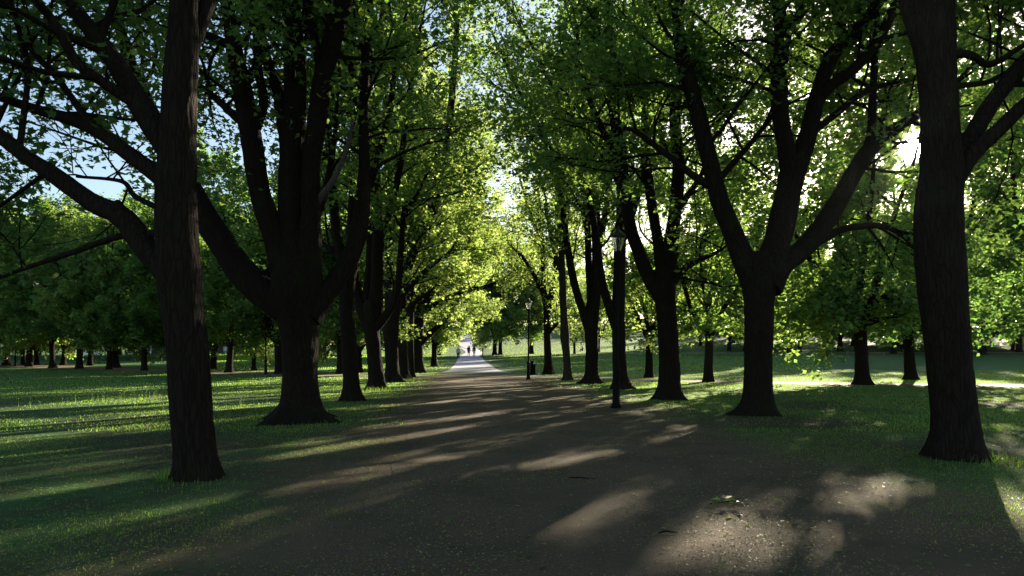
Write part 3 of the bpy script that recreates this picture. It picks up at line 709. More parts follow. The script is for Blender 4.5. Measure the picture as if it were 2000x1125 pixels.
traced_tree('maple_tree', 'small forked maple standing past the litter bin at the end of the avenue', (1071, 731),
    [(1071, 733, 11), (1071, 710, 8), (1069, 670, 7), (1069, 630, 7), (1069, 600, 8), (1069, 580, 7)],
    [Lb((1069, 610, 7), (1062, 560, 5), (1060, 490, 5), (1052, 400, 4), (1046, 300, 3), dz=0, t0=.2, ext=2),
     Lb((1070, 610, 7), (1080, 560, 6), (1086, 500, 5), (1088, 400, 4), (1085, 290, 3), dz=1, t0=.2, ext=2),
     Lb((1071, 650, 5), (1088, 630, 4), (1098, 612, 3), dz=-1, t0=.2, ext=1.2),
     Lb((1066, 585, 5), (1045, 540, 4), (1020, 500, 3), dz=-1.2, t0=.15, ext=1.5), Lb((1060, 480, 4), (1035, 410, 3), (1015, 350, 2), dz=1.2, t0=.15, ext=1.5)],
    27, (15000, .21, 2), 'leaf_b', flare=.5, sides=24)

# ---- generic park trees: five forms, then copies
def park_tree(seed, h=15.0, trunk_h=2.6, r=.28, stems=4, spread=.5, nleaf=42000, size=.26, kind=2, lm='leaf', low=.12, scale=1.0, bark='bark', skirt=2):
    T = Tree(seed); rng = T.rng; mb = MB()
    top = np.array([rng.normal(0, .12), rng.normal(0, .12), trunk_h])
    pts = [(0, 0, -.3), (0, 0, 0), top * .4, top * .75, top, top + np.array([0, 0, .5])]
    c, rr = resample(pts, [r * 1.25, r * 1.15, r, r * .95, r * 1.02, r * .8], .16)
    bark_tube(mb, c, rr, 14, .5, 4, seed * .9, .012, zground=0.0)
    az0 = rng.uniform(0, 6.28)
    for k in range(stems):
        az = az0 + k * 6.283 / stems + rng.normal(0, .25); H = (h - trunk_h) * rng.uniform(.75, 1.0) * .86
        out = spread * H * rng.uniform(.6, 1.15) * (.35 if k == 0 else 1)
        e = top + np.array([math.cos(az) * out, math.sin(az) * out, H])
        q = [top - np.array([0, 0, .45]), top + (e - top) * np.array([.25, .25, .16]), top + (e - top) * np.array([.62, .62, .45]) + rng.normal(0, .25, 3), top + (e - top) * np.array([.85, .85, .75]) + rng.normal(0, .25, 3), e]
        c, rr = resample(q, [r * .72, r * .56, r * .40, r * .25, r * .08], .35)
        bark_tube(mb, c, rr, 8, 0, 3, seed + k, .008)
        T.limb(c, rr, low, None, 1.2, scale=scale)
        for j in range(skirt):                                          # low skirt branches
            a2 = az + rng.uniform(-.8, .8)
            T.branch(top + np.array([0, 0, rng.uniform(-.3, 1.2)]), (math.cos(a2), math.sin(a2), .25), rng.uniform(2.4, 4.0) * scale, .05, 2, 3, trop=(0, 0, -.03, -.05, 0))
    tm = mb.mesh('trunk', [M[bark]])
    return tm, T, nleaf, size, kind, lm, bark
PROTO = []
FORMS = (dict(seed=41, h=15, stems=4, spread=.48, lm='leaf', trunk_h=2.4), dict(seed=42, h=16.5, stems=5, spread=.42, lm='leaf_c', trunk_h=3.0, r=.3),
          dict(seed=43, h=13.5, stems=4, spread=.55, lm='leaf_b', trunk_h=2.0, r=.25), dict(seed=44, h=18, stems=5, spread=.38, lm='leaf_c', trunk_h=3.2, r=.33),
          dict(seed=45, h=14.5, stems=3, spread=.5, lm='leaf', trunk_h=2.7, r=.24),
          dict(seed=46, h=15.5, stems=4, spread=.46, lm='leaf', trunk_h=2.8, r=.26, nleaf=13000), dict(seed=47, h=14, stems=4, spread=.5, lm='leaf_b', trunk_h=2.4, r=.24, nleaf=17000))
for a in FORMS:
    tm, T, n, size, kind, lm, bk = park_tree(**a)
    PROTO.append((tm, T.crown_mesh('crown', n, size, kind, M[lm], M[bk], None, .16)))

def plant(kind, xy, rz, s, label, group, name='park_tree', sz=None, z=None):
    x, y = xy; root = thing(name, label, 'tree', (x, y, tz(x, y) if z is None else z), rz, group)
    root.scale = (s, s, sz or s)
    tm, cm = PROTO[kind]
    obj('trunk', tm, root); tag(obj('crown', cm, root), kind='stuff')
    return root

rr = random.Random(5)
# the ring of trees across the left lawn, by the foot of each trunk in the photograph
for q, (px, py, w) in enumerate([(12, 714, 4), (45, 713, 2.5), (57, 716, 5), (72, 713, 3.5), (103, 719, 4), (124, 713, 4), (155, 720, 4.5), (176, 714, 4.5), (213, 722, 6), (226, 718, 5),
                                 (282, 724, 6), (340, 722, 5), (416, 721, 6), (447, 728, 6), (496, 723, 3), (546, 730, 7), (664, 731, 8), (701, 727, 5), (635, 703, 3.5), (-60, 716, 5), (-130, 713, 5)]):
    b = gp(px, py)
    lab, grp = ('broad park tree in the row along the left earth path', 'trees along the left earth path')
    if w < 4: lab, grp = ('slender young tree in the row along the left earth path', 'slender trees along the left earth path')
    lab, grp = {447: ('leaning park tree between the lamp post and the leaning avenue maple', None), 546: ('thick park tree standing right beside the lamp post on the left earth path', None),
                664: ('park tree seen between the many-stemmed giant and the slim straight maple', None), 635: ('slim tree on the sunny grass beyond the left earth path', None)}.get(px, (lab, grp))
    o = plant((0, 4, 2)[q % 3], b[:2], rr.uniform(0, 6.28), rr.uniform(.95, 1.12) * (.75 if w < 4 else 1), lab, grp)
    if px == 447: o.rotation_euler[1] = .10
# single trees on the right lawn
for (px, py, k, s, lab) in [(1685, 752, 5, 1.1, 'low-crowned tree on the right lawn with leaves hanging to eye level'), (1779, 742, 1, 1.1, 'straight tree close behind the low-crowned lawn tree'),
                            (1383, 746, 6, 1.0, 'slender tree where the right earth path passes the three-stemmed maple'), (1268, 738, 6, 1.0, 'slender tree on the lawn edge between two avenue maples'),
                            (2090, 748, 3, 1.0, 'tree at the right end of the earth path beside the thick trunk')]:
    b = gp(px, py); o = plant(k, b[:2], rr.uniform(0, 6.28), s, lab, None)
    if px < 2000:                                                       # this crown has the chink that lets the sun through
        kw = {1685: dict(seed=49, h=15.5, spread=.46, lm='leaf', trunk_h=2.9, r=.28, nleaf=26000, skirt=8), 1779: dict(seed=48, h=15.5, spread=.46, lm='leaf_c', trunk_h=2.9, r=.28, nleaf=26000, skirt=8),
              1383: dict(seed=50, h=14, spread=.5, lm='leaf', trunk_h=2.9, r=.24, nleaf=18000), 1268: dict(seed=51, h=14, spread=.5, lm='leaf_b', trunk_h=2.9, r=.24, nleaf=15000)}[px]
        tm, T, n, size, kind, lm, bk = park_tree(stems=4, **kw)
        rz = o.rotation_euler[2]; c_, s_ = math.cos(rz), math.sin(rz); sc_ = o.scale[0]
        def keep_w(A): return sun_gap(np.stack([(A[:, 0] * c_ - A[:, 1] * s_) * sc_, (A[:, 0] * s_ + A[:, 1] * c_) * sc_, A[:, 2] * sc_], 1) + b)
        for ch in o.children: ch.data = tm if ch.name.startswith('trunk') else T.crown_mesh('crown', n, size, kind, M[lm], M[bk], keep_w, .16)
for (px, py, k, s, lab) in [(848, 716, 2, 1.12, 'sunlit round-crowned tree closing the left row by the asphalt path')]:
    b = gp(px, py); plant(k, b[:2], rr.uniform(0, 6.28), s, lab, None)
# trees at the foot of the hill
for q, (px, py, k, s) in enumerate([(858, 694, 0, 1.0), (966, 693, 2, 1.45), (977, 693, 6, 1.4), (1038, 691, 0, 1.35), (1122, 691, 6, .9), (1169, 688, 5, 1.0), (1424, 686, 1, 1.25), (1542, 690, 3, 1.45), (1745, 691, 3, 1.15), (1918, 692, 0, 1.7), (1990, 688, 3, 1.5), (1640, 686, 1, 1.5), (2080, 690, 1, 1.6), (2200, 690, 3, 1.5), (1480, 684, 0, 1.5), (1830, 685, 1, 1.5)]):
    b = gp(px, py)
    lab, grp = {858: ('park tree at the hill foot on the left of the asphalt path', None), 966: ('left trunk of the twin trees beside the lamp post at the hill foot', None), 977: ('right trunk of the twin trees beside the lamp post at the hill foot', None),
                1038: ('park tree at the hill foot seen past the litter bin lamp post', None)}.get(px, ('large park tree standing at the foot of the right-hand hill', 'trees at the foot of the hill'))
    plant(k, b[:2], rr.uniform(0, 6.28), s, lab, grp)
# the wood behind
def wood(pts, label, group, ks=(0, 1, 3, 4)):
    for (x, y) in pts:
        plant(rr.choice(ks), (x, y), rr.uniform(0, 6.28), rr.uniform(1.05, 1.45), label, group)
pts = []
for y, st in ((132, 12), (150, 10), (168, 10), (190, 11), (262, 13), (290, 13)):
    for x in range(-4 if y < 200 else -70, 200, st):
        x_, y_ = x + rr.uniform(-3.5, 3.5), y + rr.uniform(-6, 6)
        if y < 200 and (-86 < x_ * .862 - y_ * .507 < -44 or x_ < 24): continue      # the open slope stays open to the evening sun
        if y > 200 and abs(x_ + 20) < 9: continue
        pts.append((x_, y_))
wood(pts, 'tall dark tree in the wood on the hill right of the asphalt path', 'wood on the right hill')
pts = []
for y in (118, 134, 155):
    for x in range(-160, -24, 10):
        pts.append((x + rr.uniform(-3.5, 3.5), y + rr.uniform(-5, 5)))
wood(pts, 'tall tree in the wood beyond the road behind the left lawn', 'wood beyond the left road')

# ------------------------------------------------------------------ the sun's disc, enlarged to include its glare, far beyond everything
t = NT('sun_glow'); em = t.node('ShaderNodeEmission'); em.inputs[0].default_value = rgb(1, .93, .8); em.inputs[1].default_value = 60
tp_ = t.node('ShaderNodeBsdfTransparent'); ad = t.node('ShaderNodeAddShader')
t.l.new(em.outputs[0], ad.inputs[0]); t.l.new(tp_.outputs[0], ad.inputs[1]); sunm = t.done(ad)
mb = MB(); D = 3000.0; R = D * math.tan(math.radians(.85))
mb.lathe([(R * math.sin(a), -R * math.cos(a)) for a in np.linspace(0.001, math.pi - .001, 14)], 24)
so = obj('sun', mb.mesh('sun', [sunm]), None, tuple(np.array(sd) * D + np.array([0, 0, CAMZ]))); tag(so, kind='structure')

# ------------------------------------------------------------------ grass, litter and flowers (too many to count)
def lawn_keep(rng, x, y, soft=.75):
    """chance that grass grows here: none on the paths, thin along their edges"""
    c = np.abs(x + AV * y - 1.5)
    w = np.array([noise.noise((a * .55, b * .55, 2.0)) * 1.5 + noise.noise((a * 2.6, b * 2.6, 5.0)) * .9 for a, b in zip(x, y)])
    p = np.clip((c + w - 2.8) / 2.3, 0, 1)
    worn = np.array([noise.noise((a * .3, b * .3, 9.0)) for a, b in zip(x, y)])
    p *= np.where(y < 24, np.clip(1.05 - 3.2 * np.maximum(worn + .08, 0), .10, 1), 1)
    m = rng.uniform(0, 1, len(x)) < p
    rd = ring_dist(x, y); on = np.array([np.interp(y, L_[:, 1], L_[:, 0]) - .1, np.interp(y, R_[:, 1], R_[:, 0]) + .1])
    return m & (rd > 1.9) & ~((y > 52) & (x > on[0]) & (x < on[1]))

def scatter(rng, n, d0, d1, pw=1.0, wide=.80):
    d = (d0 ** (1 - pw) + rng.uniform(0, 1, n) * (d1 ** (1 - pw) - d0 ** (1 - pw))) ** (1 / (1 - pw)) if pw != 1 else d0 * (d1 / d0) ** rng.uniform(0, 1, n)
    return rng.uniform(-wide, wide, n) * d + 0.0, d

def blades(rng, x, y, h, w, lean=.45):
    n = len(x); a = rng.uniform(0, 2 * np.pi, n); z = terrain(x, y)
    h = h * rng.uniform(.45, 1.25, n); w = w * rng.uniform(.7, 1.3, n)
    ca, sa = np.cos(a), np.sin(a); l = rng.uniform(.1, 1, n) * lean * h; b = rng.uniform(0, 2 * np.pi, n)
    base = np.stack([x, y, z - .004], 1)
    v = np.stack([base + np.stack([ca * w, sa * w, 0 * w], 1), base - np.stack([ca * w, sa * w, 0 * w], 1),
                  base + np.stack([np.cos(b) * l, np.sin(b) * l, h], 1)], 1)
    return v.reshape(-1, 3), np.arange(3 * n).reshape(-1, 3)

rng = np.random.default_rng(99)
mb = MB()
for n, d0, d1, h, w in ((200000, 2.6, 13, .026, .0034), (140000, 13, 30, .042, .008), (80000, 30, 62, .06, .02), (70000, 62, 175, .10, .05)):
    x, y = scatter(rng, n, d0, d1, 0.3, .8 if d0 < 60 else .45); m = lawn_keep(rng, x, y); x, y = x[m], y[m]
    v, f = blades(rng, x, y, h, w); mb.add(v, f, 0, False)
for (px, py, k, hh, rad) in ((348, 935, 90, .15, .22), (400, 945, 60, .06, .5), (1480, 806, 260, .20, .5), (1935, 900, 110, .12, .6), (1860, 905, 60, .06, .6), (583, 828, 120, .09, 1.2), (735, 765, 150, .2, .7), (790, 745, 150, .25, .8)):
    b = gp(px, py); a = rng.uniform(0, 6.28, k); r_ = rad * np.sqrt(rng.uniform(0, 1, k))
    v, f = blades(rng, b[0] + r_ * np.cos(a), b[1] - .1 + r_ * np.sin(a), hh, .008, .6); mb.add(v, f, 0, False)
o = obj('grass', mb.mesh('grass', [M['blade']])); tag(o, 'short green grass blades of the lawns on both sides of the avenue', 'grass', kind='stuff')

mb = MB(); n = 90000
x, y = scatter(rng, n, 2.6, 26, .55, .8); u = x + AV * y
m = (rng.uniform(0, 1, n) < np.where(np.abs(u - 1.5) < 5.4, 1, .45) * np.array([np.clip(.65 + 1.3 * noise.noise((a * .8, b * .8, 1.0)), .12, 1) for a, b in zip(x, y)])); x, y = x[m], y[m]
A = np.stack([x, y, terrain(x, y) + .014], 1); a = rng.uniform(0, 6.28, len(x))
v, f = leaf_arrays(rng, A, np.stack([np.cos(a), np.sin(a), 0 * a + .3], 1), .019, 2, .28); mb.add(v, f, 0, False)
o = obj('seed_litter', mb.mesh('seed_litter', [M['litter']])); tag(o, 'yellow-green fallen maple flowers and seeds strewn over the gravel', 'litter', kind='stuff')
mb = MB(); n = 1500
x, y = scatter(rng, n, 2.8, 22, .6, .8)
A = np.stack([x, y, terrain(x, y) + .016], 1); a = rng.uniform(0, 6.28, n)
v, f = leaf_arrays(rng, A, np.stack([np.cos(a), np.sin(a), 0 * a + .3], 1), .055, 4, .2); mb.add(v, f, 0, False)
o = obj('fallen_leaves', mb.mesh('fallen_leaves', [M['leaf']])); tag(o, 'small torn green leaves lying on gravel and grass', 'leaves', kind='stuff')

mb = MB(); k = 0
OCT = np.array([(1, 0, 0), (-1, 0, 0), (0, 1, 0), (0, -1, 0), (0, 0, 1), (0, 0, -1)], float); OCF = np.array([(0, 2, 4), (2, 1, 4), (1, 3, 4), (3, 0, 4), (2, 0, 5), (1, 2, 5), (3, 1, 5), (0, 3, 5)])
while k < 420:
    px = rng.uniform(20, 760); py = rng.choice([rng.normal(750, 12), rng.normal(775, 14), rng.uniform(735, 830)])
    if py < 733: continue
    d = 1.5 * F / (py - HY); x = (px - 1000) / F * d
    if noise.noise((x * .35, d * .25, 4)) < .1 or abs(x + AV * d - .95) < 4.4: continue
    z = tz(x, d); h = rng.uniform(.10, .30); r = rng.uniform(.009, .017)
    mb.add(np.array([x, d, z + h]) + OCT * r, OCF, 0, True); k += 1
    mb.add([(x - .003, d, z), (x + .003, d, z), (x, d, z + h)], [(0, 1, 2)], 1, False)
o = obj('dandelion_clocks', mb.mesh('dandelion_clocks', [M['puff'], M['blade']])); tag(o, 'white dandelion seed heads dotted over the sunlit left lawn', 'flowers', kind='stuff')

# ------------------------------------------------------------------ lamp posts
def lamp_meshes():
    out = {}
    mb = MB(); mb.lathe([(.001, 0), (.15, 0), (.15, .05), (.13, .07), (.13, .10), (.105, .13), (.098, .5), (.098, 1.0), (.11, 1.02), (.11, 1.06), (.095, 1.09), (.065, 1.13), (.05, 1.16)], 20); out['base'] = mb.mesh('base', [M['iron']])
    mb = MB(); mb.lathe([(.05, 1.15), (.049, 1.6), (.045, 3.0), (.040, 4.02), (.062, 4.04), (.062, 4.08), (.045, 4.10)], 16); out['pole'] = mb.mesh('pole', [M['iron']])
    mb = MB(); mb.lathe([(.04, 4.09), (.05, 4.13), (.085, 4.20), (.098, 4.28), (.098, 4.31), (.001, 4.31)], 20); out['cup'] = mb.mesh('cup', [M['iron']])
    mb = MB(); mb.lathe([(.085, 4.312), (.115, 4.40), (.155, 4.52), (.178, 4.64), (.182, 4.70)], 24); out['glass'] = mb.mesh('glass', [M['glass']])
    mb = MB(); mb.lathe([(.001, 4.702), (.205, 4.702), (.215, 4.72), (.195, 4.755), (.13, 4.81), (.075, 4.86), (.045, 4.90), (.035, 4.93), (.042, 4.95), (.02, 4.975), (.001, 5.01)], 24); out['cap'] = mb.mesh('cap', [M['cap']])
    mb = MB(); mb.lathe([(.001, 4.32), (.028, 4.33), (.03, 4.45), (.045, 4.5), (.045, 4.6), (.02, 4.66), (.001, 4.67)], 12); out['bulb'] = mb.mesh('bulb', [M['cap']])
    mb = MB()
    for k in range(4):
        a = k * math.pi / 2 + .5; c, s_ = math.cos(a), math.sin(a)
        mb.tube([(r * c, r * s_, z) for r, z in ((.092, 4.30), (.120, 4.40), (.160, 4.52), (.184, 4.64), (.188, 4.71))], [.007] * 5, 5)
    out['frame'] = mb.mesh('frame', [M['iron']]); return out
LM = lamp_meshes()
for (px, py, lab, s_) in ((1203, 797, 'tall black lamp post with glass lantern standing on the gravel beside forked maple', 1.0), (1032, 742, 'black lamp post with glass lantern right beside the litter bin', 1.0),
                          (519, 731, 'black lamp post on the left earth path beside a thick trunk', 1.0), (943, 694, 'black lamp post beside the twin tree at the foot of the hill', 1.0),
                          (887, 675, 'far lamp post left of the path up the sunny hill', 1.0), (30, 716, 'black lamp post by the hedge at the end of the left tree row', 1.0)):
    b = gp(px, py); root = thing('street_lamp', lab, 'lamp post', tuple(b), rr.uniform(-.3, .3), 'lamp posts of the park'); root.scale = (s_,) * 3
    lean = {1203: .012, 1032: .004}.get(px, 0); root.rotation_euler[1] = lean
    gl = None
    for k, me in LM.items():
        if k == 'bulb': continue
        o = obj(k, me, root)
        if k == 'glass': gl = o
    obj('bulb', LM['bulb'], gl)

# ------------------------------------------------------------------ litter bin
b = gp(1040, 732); root = thing('litter_bin', 'round black litter bin with domed lid beside the lamp post', 'bin', tuple(b))
mb = MB(); mb.lathe([(.001, 0), (.22, 0), (.225, .03), (.23, .74), (.245, .76), (.245, .80), (.001, .80)], 20); obj('body', mb.mesh('body', [M['iron']]), root)
mb = MB(); mb.lathe([(.235, .802), (.24, .86), (.225, .95), (.17, 1.02), (.09, 1.05), (.001, 1.06)], 20); obj('lid', mb.mesh('lid', [M['iron']]), root)
mb = MB(); mb.box((.06, -.262, .81), (.20, -.20, .93)); obj('notice', mb.mesh('notice', [M['puff']]), root)

# ------------------------------------------------------------------ small things on the ground
b = gp(1420, 992); root = thing('fallen_sprig', 'green maple sprig lying on the gravel near the dappled sunlight', 'sprig', (b[0], b[1], b[2] + .03))
mb = MB(); mb.tube([(-.16, .02, .0), (-.05, 0, .02), (.06, .01, .03), (.2, -.02, .0)], [.005, .005, .004, .003], 5); obj('stem', mb.mesh('stem', [M['bark']]), root)
r2 = np.random.default_rng(3)
for k in range(7):
    A = np.array([[-.12 + .05 * k, r2.uniform(-.02, .02), .02 + r2.uniform(0, .04)]]); a = r2.uniform(0, 6.28)
    v, f = leaf_arrays(r2, A, np.array([[math.cos(a), math.sin(a), .5]]), .15, 8, .25); v[:, 2] = np.maximum(v[:, 2], -.005); mb = MB(); mb.add(v, f, 0, False); obj('leaf', mb.mesh('leaf', [M['leaf']]), root)
for (px, py, L, a, lab) in ((1136, 938, .30, -.2, 'thin dark stick on the gravel left of the lit patches'), (1305, 1046, .16, .1, 'short dark stick lying on the gravel beside the long streak of light')):
    b = gp(px, py); mb = MB(); c, s_ = math.cos(a), math.sin(a)
    mb.tube([(-L / 2 * c, -L / 2 * s_, .018), (-.1 * L * c, .02, .024), (.2 * L * c, .01, .020), (L / 2 * c, L / 2 * s_, .016)], [.006, .008, .007, .004], 6)
    tag(obj('fallen_stick', mb.mesh('fallen_stick', [M['bark']]), None, tuple(b)), lab, 'stick')
M['white'] = mat_plain('white_plastic', (.72, .74, .78), .5, .4); M['paint'] = mat_plain('white_paint', (.75, .75, .73), .5, .4)
for (px, py, s_, lab, sd_) in ((1019, 718, .42, 'crumpled white plastic bag on the shaded lawn left of the bin', 1), (1053, 732, .26, 'scrap of white paper at the gravel edge right of the bin', 2), (1063, 722, .18, 'tiny white scrap on the lawn by the small forked maple', 3)):
    b = gp(px, py); q = np.random.default_rng(sd_); nx_, ny_ = 9, 6
    gx, gy = np.meshgrid(np.linspace(-.5, .5, nx_), np.linspace(-.3, .3, ny_)); zz = .22 * np.exp(-(gx ** 2 * 5 + gy ** 2 * 12)) + q.normal(0, .05, gx.shape).clip(-.03, .2) + .03
    top = np.stack([gx + q.normal(0, .02, gx.shape), gy + q.normal(0, .02, gx.shape), zz], -1).reshape(-1, 3) * s_; bot = top * np.array([1, 1, .25])
    bot[:, 2] = np.minimum(bot[:, 2], top[:, 2] - .004); i0 = (np.arange(ny_ - 1)[:, None] * nx_ + np.arange(nx_ - 1)).ravel(); ff = np.stack([i0, i0 + 1, i0 + nx_ + 1, i0 + nx_], 1)
    mb = MB(); mb.add(top, ff, 0, False); mb.add(bot, ff[:, ::-1], 0, False)
    tag(obj('white_scrap', mb.mesh('white_scrap', [M['white']]), None, (b[0], b[1], b[2] + .01)), lab, 'litter')

# ------------------------------------------------------------------ people
def blob(name, tubes, ells, mat, voxel, parent):
    """overlapping limbs fused into one continuous skin"""
    mb = MB()
    for pts, rad, k in tubes:
        pts = np.asarray(pts, float); v, f = tube(pts, rad, 12)
        if k != 1.0:
            ax = np.repeat(pts, 12, 0); v[:, 1] = ax[:, 1] + (v[:, 1] - ax[:, 1]) * k
        mb.add(v, f)
        for ring in (0, len(pts) - 1):
            vv = np.vstack([v[ring * 12:(ring + 1) * 12], v[ring * 12:(ring + 1) * 12].mean(0)]); i_ = np.arange(12); ff = np.stack([i_, (i_ + 1) % 12, np.full(12, 12)], 1)
            mb.add(vv, ff if ring else ff[:, ::-1])
    for c, r in ells:
        a = np.linspace(.02, math.pi - .02, 12); th = np.arange(16) * 2 * np.pi / 16
        v = np.stack([np.outer(np.sin(a), np.cos(th)) * r[0] + c[0], np.outer(np.sin(a), np.sin(th)) * r[1] + c[1], -np.outer(np.cos(a), np.ones(16)) * r[2] + c[2]], -1).reshape(-1, 3)
        mb.add(v, ring_faces(12, 16))
    o = obj(name, mb.mesh(name, [mat]))
    md = o.modifiers.new('remesh', 'REMESH'); md.mode = 'VOXEL'; md.voxel_size = voxel; md.use_smooth_shade = True
    md = o.modifiers.new('decimate', 'DECIMATE'); md.ratio = .25
    dg = bpy.context.evaluated_depsgraph_get(); me = bpy.data.meshes.new_from_object(o.evaluated_get(dg))
    bpy.data.objects.remove(o); me.materials.clear(); me.materials.append(mat)
    return obj(name, me, parent)

def person(loc, rz, label, top, bottom, hair, pose='walk', long_hair=False, shorts=False, bag=None, stride=.30, group=None):
    root = thing('person', label, 'person', tuple(loc), rz, group)
    if pose == 'walk':
        hip = .93; H = lambda s: np.array([.09 * s, 0, hip])
        K = {1: np.array([.10, .16 * stride / .3, .51]), -1: np.array([-.10, .03, .50])}; A = {1: np.array([.10, .27 * stride / .3, .09]), -1: np.array([-.09, -.27 * stride / .3, .13])}
        sh, ch = 1.42, 1.27; E = {1: np.array([.25, -.10, 1.15]), -1: np.array([-.25, .03, 1.14])}; W = {1: np.array([.26, -.04, .91]), -1: np.array([-.26, .17, .93])}
        toe = {1: np.array([0, .17, -.03]), -1: np.array([0, .13, -.09])}; yb = 0.0; head = np.array([0, .02, 1.62])
    else:                                                                # sitting on the grass, knees drawn up
        hip = .13; H = lambda s: np.array([.10 * s, 0, hip])
        K = {s: np.array([.14 * s, .36, .46]) for s in (1, -1)}; A = {s: np.array([.12 * s, .62, .09]) for s in (1, -1)}
        sh, ch = .62, .45; E = {s: np.array([.24 * s, .10, .40]) for s in (1, -1)}; W = {s: np.array([.13 * s, .33, .42]) for s in (1, -1)}
        toe = {s: np.array([0, .16, -.04]) for s in (1, -1)}; yb = -.06; head = np.array([0, -.01, .83])
    S = {s: np.array([.185 * s, yb, sh]) for s in (1, -1)}; neck = head - np.array([0, .015, .13]); pel = np.array([0, 0, hip]); chest = np.array([0, yb, ch])
    tb = [([pel - (0, 0, .06), pel + (0, 0, .06), (pel + chest) / 2, chest, np.array([0, yb, sh])], [.15, .155, .13, .165, .12], .68), ([np.array([0, yb, sh - .02]), neck + (0, 0, .05)], [.065, .052], 1.0), ([S[-1], np.array([0, yb, sh + .01]), S[1]], [.06, .075, .06], .9)]
    for s in (1, -1):
        tb.append(([H(s), (H(s) + K[s]) / 2, K[s], K[s] * .55 + A[s] * .45 + (0, -.015, 0), A[s]], [.085, .075, .055, .055, .036], 1.0))
        tb.append(([S[s], (S[s] + E[s]) / 2, E[s], (E[s] + W[s]) / 2, W[s]], [.052, .046, .038, .036, .026], 1.0))
        fd = norm(W[s] - E[s]); pc = W[s] + fd * .055; lat = norm(np.array([-s * .25, 1, .05])); tb.append(([W[s], pc, pc + fd * .035], [.026, .034, .030], 1.0))
        for k, (o_, l_) in enumerate(((-.027, .06), (-.009, .075), (.009, .07), (.027, .055))):
            p0 = pc + fd * .03 + lat * o_; tb.append(([p0, p0 + fd * l_ * .55, p0 + fd * l_ + np.array([-s * .015, .01, 0])], [.009, .0085, .007], 1.0))
        tb.append(([pc - fd * .03 + lat * .03, pc + lat * .055 + fd * .01, pc + lat * .06 + fd * .04], [.011, .010, .008], 1.0))
        tb.append(([A[s] + (0, -.05, -.04), A[s] + toe[s] * .5 + (0, 0, -.02), A[s] + toe[s]], [.035, .038, .028], 1.0))
    el = [(head, (.078, .095, .115)), (head + (0, .095, -.01), (.014, .02, .022)), (head + (.078, 0, -.01), (.012, .02, .03)), (head + (-.078, 0, -.01), (.012, .02, .03)), (head + (0, .03, -.08), (.05, .055, .035))]
    blob('body', tb, el, M['skin'], .012, root)
    ct = [([pel - (0, 0, .02), pel + (0, 0, .08), (pel + chest) / 2, chest, np.array([0, yb, sh + .02])], [.175, .175, .155, .185, .13], .72), ([S[-1], np.array([0, yb, sh + .015]), S[1]], [.075, .085, .075], .95)]
    for s in (1, -1): ct.append(([S[s], (S[s] + E[s]) / 2, E[s], (E[s] + W[s]) / 2, W[s] - norm(W[s] - E[s]) * .02], [.072, .064, .054, .050, .040], 1.0))
    blob('jacket', ct, [], top, .018, root)
    lt = [([pel - (0, 0, .05), pel + (0, 0, .05)], [.165, .165], .75)]
    for s in (1, -1):
        e = (K[s] * .9 + H(s) * .1) if shorts else A[s] + (0, 0, .03)
        lt.append(([H(s), (H(s) + K[s]) / 2, K[s] * .97 + H(s) * .03, e] if shorts else [H(s), (H(s) + K[s]) / 2, K[s], (K[s] + e) / 2, e], [.105, .095, .085, .085] if shorts else [.105, .092, .075, .070, .058], 1.0))
    blob('trousers', lt, [], bottom, .018, root)
    ht = [([head + (0, -.04, .05), head + (0, -.085, -.08), head + (0, -.10, -.24)], [.085, .085, .05], .7)] if long_hair else []
    blob('hair', ht, [(head + (0, -.016, .022), (.088, .097, .112))], hair, .012, root)
    for s in (1, -1): blob('shoe', [([A[s] + (0, -.07, -.045), A[s] + toe[s] * .5 + (0, 0, -.03), A[s] + toe[s] * 1.1], [.042, .046, .036], 1.0)], [], M['iron'], .012, root)
    if bag:
        mb = MB(); mb.box((.20, -.16, .86), (.31, .10, 1.10)); o = obj('shoulder_bag', mb.mesh('shoulder_bag', [bag]), root)
        mb = MB(); mb.tube([(.25, -.03, 1.10), (.16, -.14, 1.30), (-.05, -.12, 1.47)], [.012] * 3, 6); obj('strap', mb.mesh('strap', [bag]), o)
    return root
cl = lambda n, c: mat_plain(n, c, .85, .2)
NAVY, PALE, DARK, CREAM, BLOND, BROWN = cl('navy_cloth', (.02, .022, .05)), cl('pale_blue_cloth', (.45, .52, .68)), cl('dark_denim', (.015, .017, .03)), cl('cream_cloth', (.7, .67, .62)), cl('blond_hair', (.42, .30, .15)), cl('brown_hair', (.05, .03, .02))
person(gp(895, 702), .05, 'person in pale blue top and dark trousers walking away with shoulder bag', PALE, DARK, BLOND, long_hair=True, bag=DARK, group=None)
person(gp(915.5, 696.3), -.05, 'person in navy jacket and dark shorts walking away up the path', NAVY, DARK, BROWN, shorts=True)
person(gp(926, 697), 0, 'person in dark top and cream trousers walking next to the navy jacket', NAVY, CREAM, BROWN, stride=.2)
person(gp(927, 674), 0, 'person in dark top and pale trousers far up the hill path', DARK, CREAM, BROWN, stride=.2)
person(gp(1138, 686), 2.2, 'person in pale top sitting on the sunlit hillside grass', CREAM, DARK, BROWN, 'sit')
person(gp(1282, 690), 2.6, 'person in dark blue sitting on the shaded slope behind forked maple', NAVY, DARK, BROWN, 'sit')

